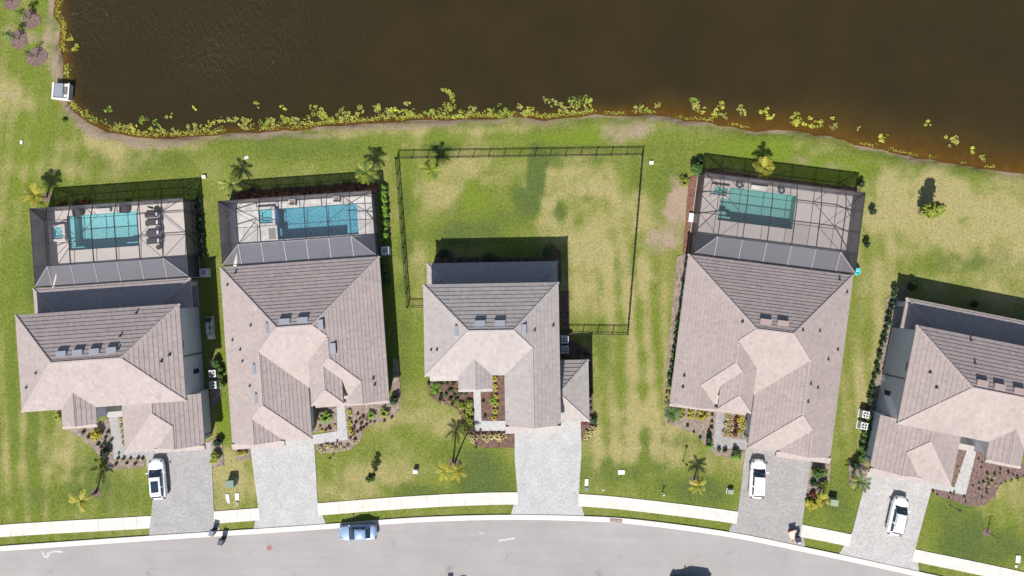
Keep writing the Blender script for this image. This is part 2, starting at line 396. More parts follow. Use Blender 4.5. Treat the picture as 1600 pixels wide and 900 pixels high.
LUSH = [(742,306,22,18,.42,'v'),(760,330,26,22,.42,'v'),(735,288,10,10,.3,'v'),(838,275,13,55,1.1,''),(818,312,24,30,.85,''),(795,340,36,20,.5,''),(872,332,10,20,.7,''),(915,310,6,6,.4,''),(700,350,40,40,.25,''),(740,368,60,16,.4,''),(635,330,10,110,.45,''),(890,250,60,12,.45,''),(990,320,10,90,.2,''),(935,203,40,18,.38,'v'),(895,214,60,12,.35,'v'),(700,215,200,10,.25,'v'),(520,225,150,12,.2,'v'),(1150,225,120,18,.3,'v'),(1330,265,60,20,.35,'v'),(60,120,40,60,.3,'v'),(20,430,20,130,.3,'v'),
 (620,240,16,16,.5,'v'),(100,30,40,60,.6,'v'),(60,240,70,70,.2,'v'),(30,280,30,40,.2,'v'),(200,250,120,20,.3,''),(480,230,150,24,.35,''),(1180,235,80,18,.45,'v'),(1290,260,60,26,.45,'v'),
 (860,230,220,6,.3,''),(700,245,70,14,.35,''),(640,300,16,80,.3,'v'),(620,560,30,110,.4,''),(60,600,22,160,.35,''),(90,620,12,110,.25,''),(440,785,60,10,.2,''),(760,755,50,25,.75,''),(660,770,60,16,.5,''),
 (970,740,60,24,.45,''),(1110,770,60,25,.5,''),(1260,790,40,25,.35,''),(1560,860,70,30,.6,''),(1490,830,40,60,.45,''),(1310,780,28,50,.4,''),(200,770,60,30,.35,''),(130,745,40,30,.45,''),
 (60,780,60,20,.2,''),(1540,400,40,20,.35,''),(1330,520,18,100,.1,''),(1010,690,60,40,.2,''),(1095,690,70,30,.3,''),(1050,270,40,60,.3,''),(1440,260,110,20,.25,''),(1480,410,60,20,.35,''),(1590,410,30,20,.3,''),
 (350,620,10,70,.5,'v'),(560,700,40,15,.2,''),(940,540,20,40,.4,''),(690,700,30,40,.3,''),(740,720,30,25,.5,''),(1065,750,70,20,.3,''),(60,430,35,60,.3,''),(20,560,10,120,.3,'')]
BARE = [(180,207,70,9,.8),(130,195,28,16,.8),(250,222,60,8,.6),(98,60,8,60,.5),(420,212,90,6,.5),(640,196,70,5,.5),(1060,320,16,40,.8),(1045,375,30,22,.7),(1095,290,8,16,.4),(1250,250,22,14,.55),(1300,258,26,9,.4),(165,190,45,10,.6),(1000,205,30,14,.45),(960,208,18,18,.45),(145,188,30,10,.5),(1575,470,26,12,.4),
 (500,197,120,5,.5),(700,186,90,4,.6),(1100,190,90,6,.6),(1280,212,60,8,.55),(1460,252,100,5,.35),(75,60,14,40,.45),(40,55,28,14,.45),(88,110,10,40,.5),(10,45,16,14,.5),(1480,310,40,20,.25),(110,165,14,24,.4),(810,190,70,5,.5),(15,150,12,10,.35),(55,185,6,20,.3),(1070,620,8,30,.15)]
def lawn_fields(x, y):
    dry = .29+.42*(fbm(x, y, .10, 21, 5)-.5)+.55*(fbm(x, y, .7, 31, 5)-.5)
    viv = .25*smooth(.5,.75,fbm(x, y, .12, 41)); bare = np.zeros_like(x); lush = np.zeros_like(x)
    for px,py,rx,ry,a in DRY: dry = dry+a*blob(x,y,px,py,rx,ry,0,.85,.9,51)*np.clip(2.4*fbm(x,y,.5,61,5)-.2,0,1.6)
    for px,py,rx,ry,a,k in LUSH:
        b_ = a*blob(x,y,px,py,rx,ry,0,.7,.7,52)*(.6+.8*fbm(x,y,.8,62,3)); dry = dry-.8*b_
        if k: viv = viv+b_
        else: lush = lush+b_
    for px,py,rx,ry,a in BARE: bare = np.maximum(bare, a*blob(x,y,px,py,rx,ry,0,.9,1.0,53)*np.clip(.3+1.4*fbm(x,y,.9,63,4),0,1.3))
    # mowing stripes, running north-south between the lots
    st = np.sin((x+.12*y*np.sign(x))*2*math.pi/1.9+.6*fbm(x,y,.1,71)); dry = dry+.12*st*smooth(.35,.6,fbm(x,y,.03,73))
    for pxa, pxb, pya, pyb in ((930,1045,380,720),(0,85,470,830),(1335,1385,470,700)):
        x0,y1 = G(pxa,pya); x1,y0 = G(pxb,pyb); msk = smooth(x0-1,x0+1,x)*(1-smooth(x1-1,x1+1,x))*smooth(y0-2,y0+2,y)*(1-smooth(y1-2,y1+2,y))
        dry = dry+.30*msk*np.sin((x+.05*y)*2*math.pi/2.3+2.5*fbm(x,y,.06,74))
    return np.clip(dry,0,1), np.clip(lush,0,1), np.clip(viv,0,1), np.clip(bare,0,1)
def axis(lo, hi, step, far):
    a = np.arange(lo, hi+step/2, step); k = [1.0]; 
    while k[-1] < far: k.append(k[-1]*1.5)
    k = np.array(k); return np.concatenate([lo-k[::-1], a, hi+k])
xs = axis(-70, 70, .4, 900); ys = axis(-42, 42, .4, 900)
gx, gy = np.meshgrid(xs, ys); gx = gx.ravel(); gy = gy.ravel()
sd = sdist(gx, gy)
WATER_Z = -.32
gz = np.where(sd < -1.6, 0, np.where(sd < 0.15, -.36*smooth(-1.6, .15, sd), -.36-.9*smooth(0.15, 9, sd)))
gz = gz-.022+.02*(fbm(gx, gy, .5, 81)-.5)
# pools are dug into the ground
def frame(px, py, ze, ang, shift=0.0):
    x, y = G(px, py, ze); c, n = math.cos(R(ang)), math.sin(R(ang)); x += c*shift; y += n*shift
    return dict(o=(x,y), a=R(ang), W=lambda u, v: (x+u*c-v*n, y+u*n+v*c))
FR = [frame(24,492.3,5.8,4.0), frame(343.8,417.8,3,4.0), frame(1338.8,430,3,-7.2)]
POOLS = [(2.9,11.35,7.33,11.5), (5.95,15.7,3.0,6.7), (-16.0,-6.95,4.72,8.8)]
for f_, (a_,b_,c_,d_) in zip(FR, POOLS):
    pit = [f_['W'](*q) for q in ((a_-.45,c_-.45),(b_+.45,c_-.45),(b_+.45,d_+.45),(a_-.45,d_+.45))]
    gz = np.where(inpoly(gx, gy, pit), -2.0, gz)
inner = (np.abs(gx) < 71) & (gy < G(0,170)[1]+30)
def grid_mesh(name, gx, gy, gz, nx, ny, keep=None):
    me = bpy.data.meshes.new(name); me.vertices.add(nx*ny); me.vertices.foreach_set('co', np.stack([gx,gy,gz],1).ravel().astype(np.float32))
    i, j = np.meshgrid(np.arange(nx-1), np.arange(ny-1)); a = (j*nx+i).ravel(); a = a if keep is None else a[keep[a]|keep[a+1]|keep[a+nx]|keep[a+nx+1]]; q = np.stack([a,a+1,a+nx+1,a+nx],1).ravel()
    nf = len(a); me.loops.add(nf*4); me.loops.foreach_set('vertex_index', q.astype(np.int32)); me.polygons.add(nf)
    me.polygons.foreach_set('loop_start', (np.arange(nf)*4).astype(np.int32)); me.polygons.foreach_set('loop_total', np.full(nf,4,np.int32))
    me.polygons.foreach_set('use_smooth', np.ones(nf,bool)); me.update(calc_edges=True); return me
def fattr(me, name, arr, dom='POINT'):
    a = me.attributes.new(name, 'FLOAT', dom); a.data.foreach_set('value', np.asarray(arr, np.float32).ravel())
gme = grid_mesh('lawn', gx, gy, gz, len(xs), len(ys))
fd, fl, fv, fb = lawn_fields(gx, gy)
fb = np.maximum(fb, .85*smooth(-1.0,-.1,sd+1.3*(fbm(gx,gy,.45,91)-.5))*(.1+1.5*fbm(gx,gy,.4,92)))
fbed = smooth(-.5,.3,sd)
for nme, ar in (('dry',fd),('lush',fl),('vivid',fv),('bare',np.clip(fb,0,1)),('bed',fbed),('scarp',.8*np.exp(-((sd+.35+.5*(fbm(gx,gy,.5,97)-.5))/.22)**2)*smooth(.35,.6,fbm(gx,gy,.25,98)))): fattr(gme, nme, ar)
def grass_color(m, co):
    A = lambda n: N(m, 'Attribute', attribute_name=n).outputs['Fac']
    f = noise_tex(m, co, 3.4, 7, .85); f9 = noise_tex(m, co, 9, 4, .7)
    g = ramp(m, f, [(.30,(.048,.072,.011)), (.5,(.116,.147,.022)), (.70,(.205,.220,.046))])
    lus = ramp(m, f, [(.30,(.036,.060,.015)), (.70,(.115,.146,.038))]); viv = ramp(m, f, [(.30,(.066,.106,.012)), (.70,(.178,.222,.026))])
    dr = ramp(m, f, [(.30,(.155,.138,.046)), (.70,(.370,.322,.148))]); br = ramp(m, f, [(.28,(.165,.118,.080)), (.72,(.36,.275,.205))])
    def th(att, lo, hi):
        s = N(m, 'Math', operation='MULTIPLY_ADD'); L(m, f9, s.inputs[0]); s.inputs[1].default_value = .5; L(m, att, s.inputs[2])
        r_ = N(m, 'MapRange', interpolation_type='SMOOTHSTEP'); r_.inputs[1].default_value = lo+.25; r_.inputs[2].default_value = hi+.25; L(m, s.outputs[0], r_.inputs[0]); return r_.outputs[0]
    c = mix(m, th(A('lush'), .05, .75), g, lus); c = mix(m, th(A('vivid'), .15, .9), c, viv)
    c = mix(m, th(A('dry'), .06, 1.04), c, dr); c = mix(m, th(A('bare'), .15, .7), c, br)
    hf = noise_tex(m, co, 24, 3, .6); c = mix(m, 1.0, c, ramp(m, hf, [(.28,(.70,)*3),(.72,(1.24,)*3)]), 'MULTIPLY')
    return c, hf
m = mat('lawn', (.1,.12,.03), .95, 0, .1); co = coords(m); c, hf = grass_color(m, co)
bedc = ramp(m, noise_tex(m, co, .8, 5), [(.3,(.13,.09,.04)),(.7,(.24,.175,.08))])
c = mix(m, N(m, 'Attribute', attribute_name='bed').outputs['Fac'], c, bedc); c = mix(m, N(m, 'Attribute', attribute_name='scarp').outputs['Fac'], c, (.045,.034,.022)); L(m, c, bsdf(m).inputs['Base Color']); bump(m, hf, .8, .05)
M['lawn'] = m; gme.materials.append(m)
structure(link('lawn', gme))
# the lake
wx = axis(-62, 72, .8, 140); wy = axis(8, 44, .8, 110); ax, ay = np.meshgrid(wx, wy); ax = ax.ravel(); ay = ay.ravel()
wsd = sdist(ax, ay); wide = 1.0+6.0*smooth(-6, 46, ax)+1.2*smooth(-44,-56,ax)
dep = smooth(-.3, 1, (wsd+2.2*(fbm(ax, ay, .22, 95)-.5)*smooth(0,2,wsd))/wide)
wme = grid_mesh('lake', ax, ay, np.full(ax.shape, WATER_Z), len(wx), len(wy), wsd > -.9); fattr(wme, 'depth', dep)
fattr(wme, 'ripple', .10+.9*smooth(10, -42, ax+14*(fbm(ax,ay,.06,99)-.5))*smooth(14, 30, ay)*(.5+.7*fbm(ax,ay,.09,100)))
m = mat('lake water', (.030,.026,.014), .16, 0, .22); co = coords(m)
dpt = N(m, 'Attribute', attribute_name='depth').outputs['Fac']
big = noise_tex(m, co, .12, 4, .6)
c = ramp(m, dpt, [(0,(.105,.070,.020)),(.35,(.058,.039,.011)),(.75,(.030,.0215,.007)),(1,(.0235,.0178,.0066))])
c = mix(m, 1.0, c, ramp(m, big, [(.3,(.88,.88,.88)),(.7,(1.12,1.08,1.02))]), 'MULTIPLY'); L(m, c, bsdf(m).inputs['Base Color'])
mp = N(m, 'Mapping'); mp.inputs['Scale'].default_value = (2.4, 1.1, 1); mp.inputs['Rotation'].default_value = (0,0,R(14)); L(m, co, mp.inputs[0])
wv = noise_tex(m, mp.outputs[0], 1.5, 5, .6)
rp = N(m, 'Attribute', attribute_name='ripple').outputs['Fac']; bn = N(m, 'Bump'); bn.inputs['Distance'].default_value = .34
L(m, wv, bn.inputs['Height']); L(m, rp, bn.inputs['Strength']); L(m, bn.outputs[0], bsdf(m).inputs['Normal'])
t = N(m, 'BsdfTransparent'); t.inputs[0].default_value = (.72,.56,.32,1); mx = N(m, 'MixShader')
mr = N(m, 'MapRange'); mr.inputs[2].default_value = .75; mr.inputs[3].default_value = .12; mr.inputs[4].default_value = 1; L(m, dpt, mr.inputs[0])
L(m, mr.outputs[0], mx.inputs[0]); L(m, t.outputs[0], mx.inputs[1]); L(m, bsdf(m).outputs[0], mx.inputs[2]); L(m, mx.outputs[0], m.node_tree.nodes['Material Output'].inputs[0])
wme.materials.append(m); structure(link('lake', wme))

# ------------------------------------------------------------------ road, kerb, sidewalk, drives, paths, beds
EXCL = []       # plan polygons where no grass stands
SW_TOP = [(-260,842),(0,820),(235,806),(400,794),(500,786),(600,778),(700,772),(805,769),(910,772),(1000,780),(1150,799),(1255,820),(1330,835),(1430,858),(1600,894),(1860,955)]
KERB_O = [(-260,872),(0,853),(230,837),(400,826),(530,817),(620,810),(700,806),(800,804),(910,806),(1000,812),(1140,831),(1260,855),(1400,885),(1600,930),(1860,995)]
def offset_line(pts, d):
    out = []
    for i in range(len(pts)):
        a = Vector(pts[max(i-1,0)]); b = Vector(pts[min(i+1,len(pts)-1)]); t = (b-a).normalized(); out.append((pts[i][0]+t.y*d, pts[i][1]-t.x*d))
    return out
swt = smooth_line([G(*p) for p in SW_TOP], .4); swb = offset_line(swt, 1.47)
ko = smooth_line([G(*p) for p in KERB_O], .4); kg = offset_line(ko, .62)
far_edge = offset_line(kg, 8.4); road_poly = kg+far_edge[::-1]
structure(MB().prism(far_edge+offset_line(far_edge,.6)[::-1], -.05, .1).build('kerb', M['kerb']))
structure(MB().sheet(road_poly, .006).build('road', M['asphalt'])); EXCL.append(ko+offset_line(far_edge,.6)[::-1])
def resample(pts, step):
    out = [pts[0]]; acc = 0
    for a, b in zip(pts[:-1], pts[1:]):
        l = math.dist(a,b); d = step-acc
        while d <= l: out.append((a[0]+(b[0]-a[0])*d/l, a[1]+(b[1]-a[1])*d/l)); d += step
        acc = (acc+l) % step
    return out
kroot = structure(link('kerb', None)); KT = resample(ko, 1.0)
KG = offset_line(KT, .62); KM = offset_line(KT, .24)
for i in range(0, len(KT)-3, 3):
    b = MB()
    for k in range(3):
        e0 = .012 if k == 0 else 0; e1 = .012 if k == 2 else 0
        def q(Ln, t): a_, b_ = Ln[i+k], Ln[i+k+1]; return (a_[0]+(b_[0]-a_[0])*t, a_[1]+(b_[1]-a_[1])*t)
        A0,A1 = q(KT,e0),q(KT,1-e1); B0,B1 = q(KM,e0),q(KM,1-e1); C0,C1 = q(KG,e0),q(KG,1-e1)
        vs = [(*A0,-.05),(*A0,.11),(*B0,.10),(*C0,.022),(*C0,-.05),(*A1,-.05),(*A1,.11),(*B1,.10),(*C1,.022),(*C1,-.05)]
        b.add(vs, [(0,5,6,1),(1,6,7,2),(2,7,8,3),(3,8,9,4),(0,1,2,3,4),(9,8,7,6,5)])
    b.build('kerb_section', M['kerb'], kroot)
structure(MB().sheet(KT+KG[::-1], .010).build('kerb_bed', M['joint']))
DRIVES = [([(226,704),(238.6,783),(233,839),(344,828),(334,793),(330,690)],'paver1'),
 ([(390.5,693),(403.4,792),(396,829),(510,820),(496,783),(490.5,681)],'paver2'),
 ([(804,673),(804.5,720),(808.4,768),(798,805),(913,806.5),(904.5,771),(908.6,705),(907,655)],'paver2'),
 ([(1166,690),(1153.6,795),(1138,831.5),(1258,855.5),(1253.5,816),(1268.5,710)],'paver4'),
 ([(1358,729),(1332,830),(1310,866.5),(1436,893.5),(1430,857),(1459.5,749)],'paver5')]
PATHS = [([(171,652),(184,648),(193.5,697),(228,694),(228,713),(178,717)],'paver1'),
 ([(526,632),(538.4,632),(543.5,687),(491,694),(488,679.5),(527,673.5)],'paver2'),
 ([(739.4,603),(750.6,603),(752.4,657.5),(792,657.5),(792,668),(804.6,668),(804.6,673),(742,673)],'paver2'),
 ([(1119.4,640),(1132,638),(1129,681.7),(1166,688),(1165,703),(1114.4,699)],'paver4'),
 ([(1511,702),(1525,706),(1508.4,774),(1486,769),(1455,763),(1457,753),(1491,761)],'paver5')]
def G_(poly): return [G(*p) for p in poly]
droots = []
for i, (p, mt) in enumerate(DRIVES):
    pl = G_(p)
    if area(pl) < 0: pl = pl[::-1]
    structure(MB().prism(pl, -.05, .045).build('driveway', M[mt])); EXCL.append(pl)
for p, mt in PATHS:
    pl = G_(p); structure(MB().prism(pl, -.05, .041).build('path', M[mt])); EXCL.append(pl)
sroot = structure(link('sidewalk', None)); ST = resample(swt, 1.52); SB = offset_line(ST, 1.47)
sw_poly = ST+SB[::-1]; EXCL.append(sw_poly)
dpolys = [G_(p) for p, _ in DRIVES]
for i in range(len(ST)-1):
    c = np.array([(ST[i][0]+SB[i+1][0])/2]), np.array([(ST[i][1]+SB[i+1][1])/2])
    quad = [SB[i],SB[i+1],ST[i+1],ST[i]]
    cx = sum(p[0] for p in quad)/4; cy = sum(p[1] for p in quad)/4
    quad = [(cx+(p[0]-cx)*.989, cy+(p[1]-cy)*.997) for p in quad]; pcs = [quad]
    for dp in dpolys:      # the drives run through the walk
        hull = dp
        if abs(cx-sum(p[0] for p in dp)/len(dp)) < 9:
            # the band of the drive that crosses the walk is convex
            ys_ = [p[1] for p in quad]; lo, hi = min(ys_)-1.2, max(ys_)+1.2
            band = clip(clip(dp, 0, 1, -lo), 0, -1, hi)
            if band: pcs = [r_ for q_ in pcs for r_ in subtract(q_, band)]
    b = MB(); zj = random.uniform(-.004,.004)
    for q_ in pcs: b.prism(q_, -.05, .052+zj)
    if b.f: b.build('sidewalk_panel', M['concrete'], sroot)
sb_ = MB().sheet(sw_poly, .009); structure(sb_.build('sidewalk_bed', M['joint']))
# worn paint marks and the manhole
def mark(pts, wd, z=.012):
    b = MB(); ln = smooth_line([G(*p) for p in pts], .25)
    l = [(x+random.uniform(-.05,.05), y+random.uniform(-.05,.05)) for x, y in offset_line(ln, wd/2)]
    r_ = [(x+random.uniform(-.05,.05), y+random.uniform(-.05,.05)) for x, y in offset_line(ln, -wd/2)]
    for i in range(len(ln)-1):
        b.add([(*l[i],z),(*l[i+1],z),(*r_[i+1],z),(*r_[i],z)], [(0,1,2,3)])
    return b
tag(mark([(66,861),(69,869),(74,870),(76,863)],.28).build('road_mark', M['paintmark']), 'worn white chalky squiggle on asphalt at left end of street', 'road mark')
tag(mark([(78,864),(86,861),(98,863)],.24,.013).build('road_mark', M['paintmark']), 'worn white wavy dash right of the squiggle at left end of street', 'road mark')
tag(mark([(779,845),(792,843),(804,841)],.22).build('road_mark', M['paintmark']), 'thin white streak on asphalt below the middle driveway', 'road mark')
tag(mark([(748,831),(757,835)],.08).build('road_mark', M['paintmark']), 'faint pale scuff on asphalt left of the thin white streak', 'road mark')
mh = thing('manhole_cover', 'rust coloured round manhole cover set in asphalt left of the blue sedan', 'manhole cover', (*G(421,856),.006))
MB().lathe([(.40,0),(.40,.008),(.31,.010)], 20).build('frame', M['joint'], mh); MB().lathe([(.28,0),(.28,.014)], 20).build('lid', M['brick_red'], mh)
ki = thing('storm_inlet', 'red brown storm drain inlet set in the kerb right of the middle driveway', 'storm drain', (*G(962.5,813),.0), R(-5))
MB().box(-.75,.75,-.22,.22,0,.13).build('frame', M['brick_red'], ki)
for k in (-1,1): MB().box(k*.36-.3,k*.36+.3,-.15,.15,.1,.15).build('grate', M['joint'], ki)

# mulch beds
BEDS = [('mulch',[(667,596),(740,596),(740,608),(742,672),(738,672),(722,664),(719,645),(706,634),(686,630),(672,618)]),
 ('mulch',[(750.6,588),(797,588),(797,657),(752.4,657)]),
 ('mulch',[(728,677),(733,672),(804,673),(804,699),(760,700),(738,694)]),
 ('mulch_g',[(488,636),(526,636),(526,673),(489,676)]),
 ('mulch_g',[(539,634),(622,628),(624,642),(604,657),(580,663),(568,672),(562,690),(545,704),(500,709),(494,700),(494,694),(543.5,687)]),
 ('mulch_g',[(366,702),(390,701),(391,716),(370,720)]),
 ('mulch_r',[(365,300),(590,284),(592,300),(368,312)]),
 ('mulch_g',[(96,668),(152,664),(172,652),(178,717),(163,720),(146,702),(128,684),(110,676)]),
 ('mulch_g',[(184,650),(194,650),(194,697),(192,697)]),
 ('mulch_g',[(163,716),(178,717),(226,713),(226,730),(170,733)]),
 ('mulch_g',[(1036,640),(1046,632),(1120,642),(1114,699),(1100,694),(1089,678),(1064,668),(1040,662)]),
 ('mulch_g',[(1132,640),(1170,640),(1166,688),(1129,681)]),
 ('mulch_g',[(1100,696),(1114,699),(1163,705),(1160,718),(1120,712)]),
 ('mulch_p',[(1497,690),(1514,700),(1498,758),(1482,756)]),
 ('mulch_p',[(1520,700),(1600,728),(1640,735),(1640,752),(1600,746),(1575,748),(1560,760),(1553,778),(1535,790),(1512,790),(1470,776),(1456,770),(1459,763),(1508,774)]),
 ('mulch_g',[(327,688),(347,682),(350,728),(332,730)]),
 ('mulch',[(907,655),(926,650),(930,676),(915,690),(907,688)]),
 ('mulch_g',[(1265,722),(1298,724),(1296,752),(1284,768),(1260,776)]),
 ('mulch_g',[(1325,722),(1352,724),(1356,738),(1350,762),(1328,758)]),
 ('mulch_r',[(1076,278),(1092,272),(1086,330),(1076,400),(1066,395),(1072,330)]),
 ('mulch_g',[(1058,400),(1080,395),(1048,625),(1036,632)]),
 ('mulch_g',[(1385,468),(1416,440),(1404,500),(1382,600),(1364,700),(1350,725),(1346,700),(1366,610)]),
 ('mulch',[(676,412),(682,398),(694,390),(706,394),(710,402),(745,403),(765,398),(790,403),(845,402),(850,388),(866,384),(876,394),(878,440),(872,440),(872,412)]),
 ('mulch',[(876,455),(890,455),(890,530),(918,545),(926,562),(926,652),(918,652),(918,560),(878,560)]),
 ('mulch_g',[(303,307),(314,308),(320,395),(314,398)]), ('mulch_g',[(326,560),(344,560),(346,622),(330,640)]),
 ('mulch_g',[(592,284),(604,290),(609,372),(601,374)]), ('mulch_g',[(614,560),(622,560),(627,630),(612,636)]),
 ('mulch',[(1100,262),(1345,296),(1342,306),(1098,272)])]
for k, (mt, p) in enumerate(BEDS):
    ln = G_(p); ln = [tuple(q) for q in smooth_line(ln+[ln[0]], 60)][:-1]
    # a slightly wavering hand-cut edge
    fine = []
    for a, b in zip(ln, ln[1:]+ln[:1]):
        n = max(1, int(math.dist(a,b)/.5))
        for j in range(n):
            t = j/n; x, y = a[0]+(b[0]-a[0])*t, a[1]+(b[1]-a[1])*t
            fine.append((x+.07*mnoise.noise((x*1.7,y*1.7,k)), y+.07*mnoise.noise((x*1.7,y*1.7,k+7))))
    structure(MB().sheet(fine, .022+.0012*k).build('mulch_bed', M[mt])); EXCL.append(fine)

# ------------------------------------------------------------------ houses
class House:
    def __init__(s, px, py, ze, ang, label, tile, mirror=False, scale=1.0, shift=0.0, course=.42, pitch=.5):
        s.ang = R(ang); x, y = G(px, py, ze); s.mir = mirror; s.sc = scale; s.p = pitch
        x += math.cos(s.ang)*shift; y += math.sin(s.ang)*shift
        s.root = thing('house', label, 'house', (x, y, 0), s.ang); s.o = (x, y); s.tile = tile; s.blocks = []; s.course = course
    def mp(s, u, v): return ((-u if s.mir else u)*s.sc, v*s.sc)
    def poly(s, p): return [s.mp(*q) for q in p]
    def rect(s, u0,u1,v0,v1):
        a, b = s.mp(u0,v0), s.mp(u1,v1); return (min(a[0],b[0]),max(a[0],b[0]),min(a[1],b[1]),max(a[1],b[1]))
    def local(s, px, py, z):
        x, y = G(px, py, z); x -= s.o[0]; y -= s.o[1]; c, n = math.cos(s.ang), math.sin(s.ang); return (x*c+y*n, -x*n+y*c)
    def world(s, u, v):
        c, n = math.cos(s.ang), math.sin(s.ang); return (s.o[0]+u*c-v*n, s.o[1]+u*n+v*c)
    def block(s, u0,u1,v0,v1, W=None, E=None, Nn=None, S=None, pitch=None):
        r_ = s.rect(u0,u1,v0,v1); p = pitch or s.p
        if s.mir: W, E = E, W
        pl = []
        if W is not None: pl.append((p,0,W-p*r_[0],'W'))
        if E is not None: pl.append((-p,0,E+p*r_[1],'E'))
        if Nn is not None: pl.append((0,-p,Nn+p*r_[3],'N'))
        if S is not None: pl.append((0,p,S-p*r_[2],'S'))
        R0 = [(r_[0],r_[2]),(r_[1],r_[2]),(r_[1],r_[3]),(r_[0],r_[3])]; faces = []
        for i, a in enumerate(pl):
            q = R0
            for j, b in enumerate(pl):
                if i != j and q: q = clip(q, b[0]-a[0], b[1]-a[1], b[2]-a[2])
            if q: faces.append((a, q))
        s.blocks.append(dict(rect=r_, planes=pl, faces=faces))
    def height(s, u, v, skip=None):
        best = (-1, None)
        for k, b in enumerate(s.blocks):
            r_ = b['rect']
            if k == skip or not (r_[0]-1e-6 <= u <= r_[1]+1e-6 and r_[2]-1e-6 <= v <= r_[3]+1e-6): continue
            z, pl = min(((a[0]*u+a[1]*v+a[2]), a) for a in b['planes'])
            if z > best[0]: best = (z, pl)
        return best
    def roof(s):
        c = s.course; tw = .36; th = .046; rnd = random.Random(5); caps = MB(); deck = MB()
        per = {}
        for bi, b in enumerate(s.blocks):
            for a, q in b['faces']:
                pcs = [q]
                for bj, b2 in enumerate(s.blocks):
                    if bj == bi: continue
                    for a2, q2 in b2['faces']:
                        cop = abs(a[0]-a2[0])+abs(a[1]-a2[1]) < 1e-6 and abs(a[2]-a2[2]) < .02
                        if cop:
                            if bj > bi: continue
                            rg = q2
                        else: rg = clip(q2, a2[0]-a[0], a2[1]-a[1], a2[2]-a[2]-.002)
                        if rg: pcs = [r_ for pc in pcs for r_ in subtract(pc, rg)]
                if pcs: per.setdefault((a[3], round(a[2],2), bi), (a, []))[1].extend(pcs)
        for (dr, _, _), (a, pcs) in per.items():
            mb = MB(); tones = []
            g = math.hypot(a[0], a[1]); ux, uy = a[0]/g, a[1]/g          # uphill
            axx, axy = -uy, ux
            for pc in pcs:
                if area(pc) < 0: pc = pc[::-1]
                dz = lambda p: (a[0]*p[0]+a[1]*p[1]+a[2])/g
                deck.add([(p[0],p[1],a[0]*p[0]+a[1]*p[1]+a[2]-.012) for p in pc], [tuple(range(len(pc)))])
                ds = [dz(p) for p in pc]; k0, k1 = int(math.floor(min(ds)/c)), int(math.ceil(max(ds)/c))
                for k in range(k0, k1):
                    d0 = k*c; off = a[2]/g
                    st = clip(clip(pc, ux, uy, off-d0), -ux, -uy, d0+c-off)
                    if not st: continue
                    ts = [p[0]*axx+p[1]*axy for p in st]; sh = (k%2)*tw/2
                    j0, j1 = int(math.floor((min(ts)-sh)/tw)), int(math.ceil((max(ts)-sh)/tw))
                    for j in range(j0, j1):
                        t0 = j*tw+sh; ti = clip(clip(st, axx, axy, -t0), -axx, -axy, t0+tw)
                        if not ti: continue
                        n = len(ti); jz = rnd.uniform(-.006,.006); tone = min(1,max(0,rnd.gauss(.5,.11)))
                        zt = [a[0]*p[0]+a[1]*p[1]+a[2] for p in ti]
                        lift = [th*(1-(dz(p)-d0)/c)+.006+jz for p in ti]
                        vs = [(p[0],p[1],z+l) for p,z,l in zip(ti,zt,lift)]; fs = [tuple(range(n))]; tones.append(tone)
                        for i in range(n):
                            i2 = (i+1)%n
                            if abs(dz(ti[i])-d0) < 1e-3 and abs(dz(ti[i2])-d0) < 1e-3:
                                m0 = len(vs); vs += [(ti[i][0],ti[i][1],zt[i]-.02),(ti[i2][0],ti[i2][1],zt[i2]-.02)]
                                fs.append((i, m0, m0+1, i2)); tones.append(tone)
                        mb.add(vs, fs)
            if mb.f:
                o = stuff(mb.build('roof_slope', s.tile, s.root)); fattr(o.data, 'tone', tones, 'FACE')
        stuff(deck.build('roof_underlay', M['deckroof'], s.root))
        ctone = []
        for bi, b in enumerate(s.blocks):
            F = b['faces']
            for i in range(len(F)):
                for j in range(i):
                    a, q = F[i]; a2 = F[j][0]; on = [p for p in q if abs((a[0]-a2[0])*p[0]+(a[1]-a2[1])*p[1]+a[2]-a2[2]) < 1e-5]
                    if len(on) < 2: continue
                    p0, p1 = max(((x,y) for x in on for y in on), key=lambda t: math.dist(*t)); ln = math.dist(p0,p1)
                    if ln < .2: continue
                    n = max(1, int(ln/.36)); zz = lambda p: a[0]*p[0]+a[1]*p[1]+a[2]
                    if zz(p0) > zz(p1): p0, p1 = p1, p0
                    dx, dy = (p1[0]-p0[0])/ln, (p1[1]-p0[1])/ln; nx, ny = -dy, dx
                    for k in range(n):
                        t0, t1 = k/n, (k+1.12)/n; t1 = min(1.02, t1)
                        A = (p0[0]+(p1[0]-p0[0])*t0, p0[1]+(p1[1]-p0[1])*t0); B = (p0[0]+(p1[0]-p0[0])*t1, p0[1]+(p1[1]-p0[1])*t1)
                        mid = ((A[0]+B[0])/2,(A[1]+B[1])/2)
                        if s.height(mid[0], mid[1], bi)[0] > zz(mid)-.015: continue
                        hw = .16; vs = []
                        for P_, up in ((A, .17), (B, .13)):
                            zc = zz(P_)
                            for sg, wq, h in ((-1,1,-.02),(-.55,1,.72),(.55,1,.72),(1,1,-.02)):
                                e = (P_[0]+nx*hw*sg, P_[1]+ny*hw*sg); zp = min(a[0]*e[0]+a[1]*e[1]+a[2], a2[0]*e[0]+a2[1]*e[1]+a2[2])
                                vs.append((e[0], e[1], zp+(up*h if h > 0 else -.02)))
                        tn = rnd.uniform(.7,1)
                        caps.add(vs, [(0,4,5,1),(1,5,6,2),(2,6,7,3),(0,1,2,3)]); ctone += [tn]*4
        if caps.f: o = stuff(caps.build('ridge_caps', s.tile, s.root)); fattr(o.data, 'tone', ctone, 'FACE')
    def fascia(s, poly, z0, z1): 
        MB().prism(s.poly(poly), z0, z1).build('fascia', M['fascia'], s.root)
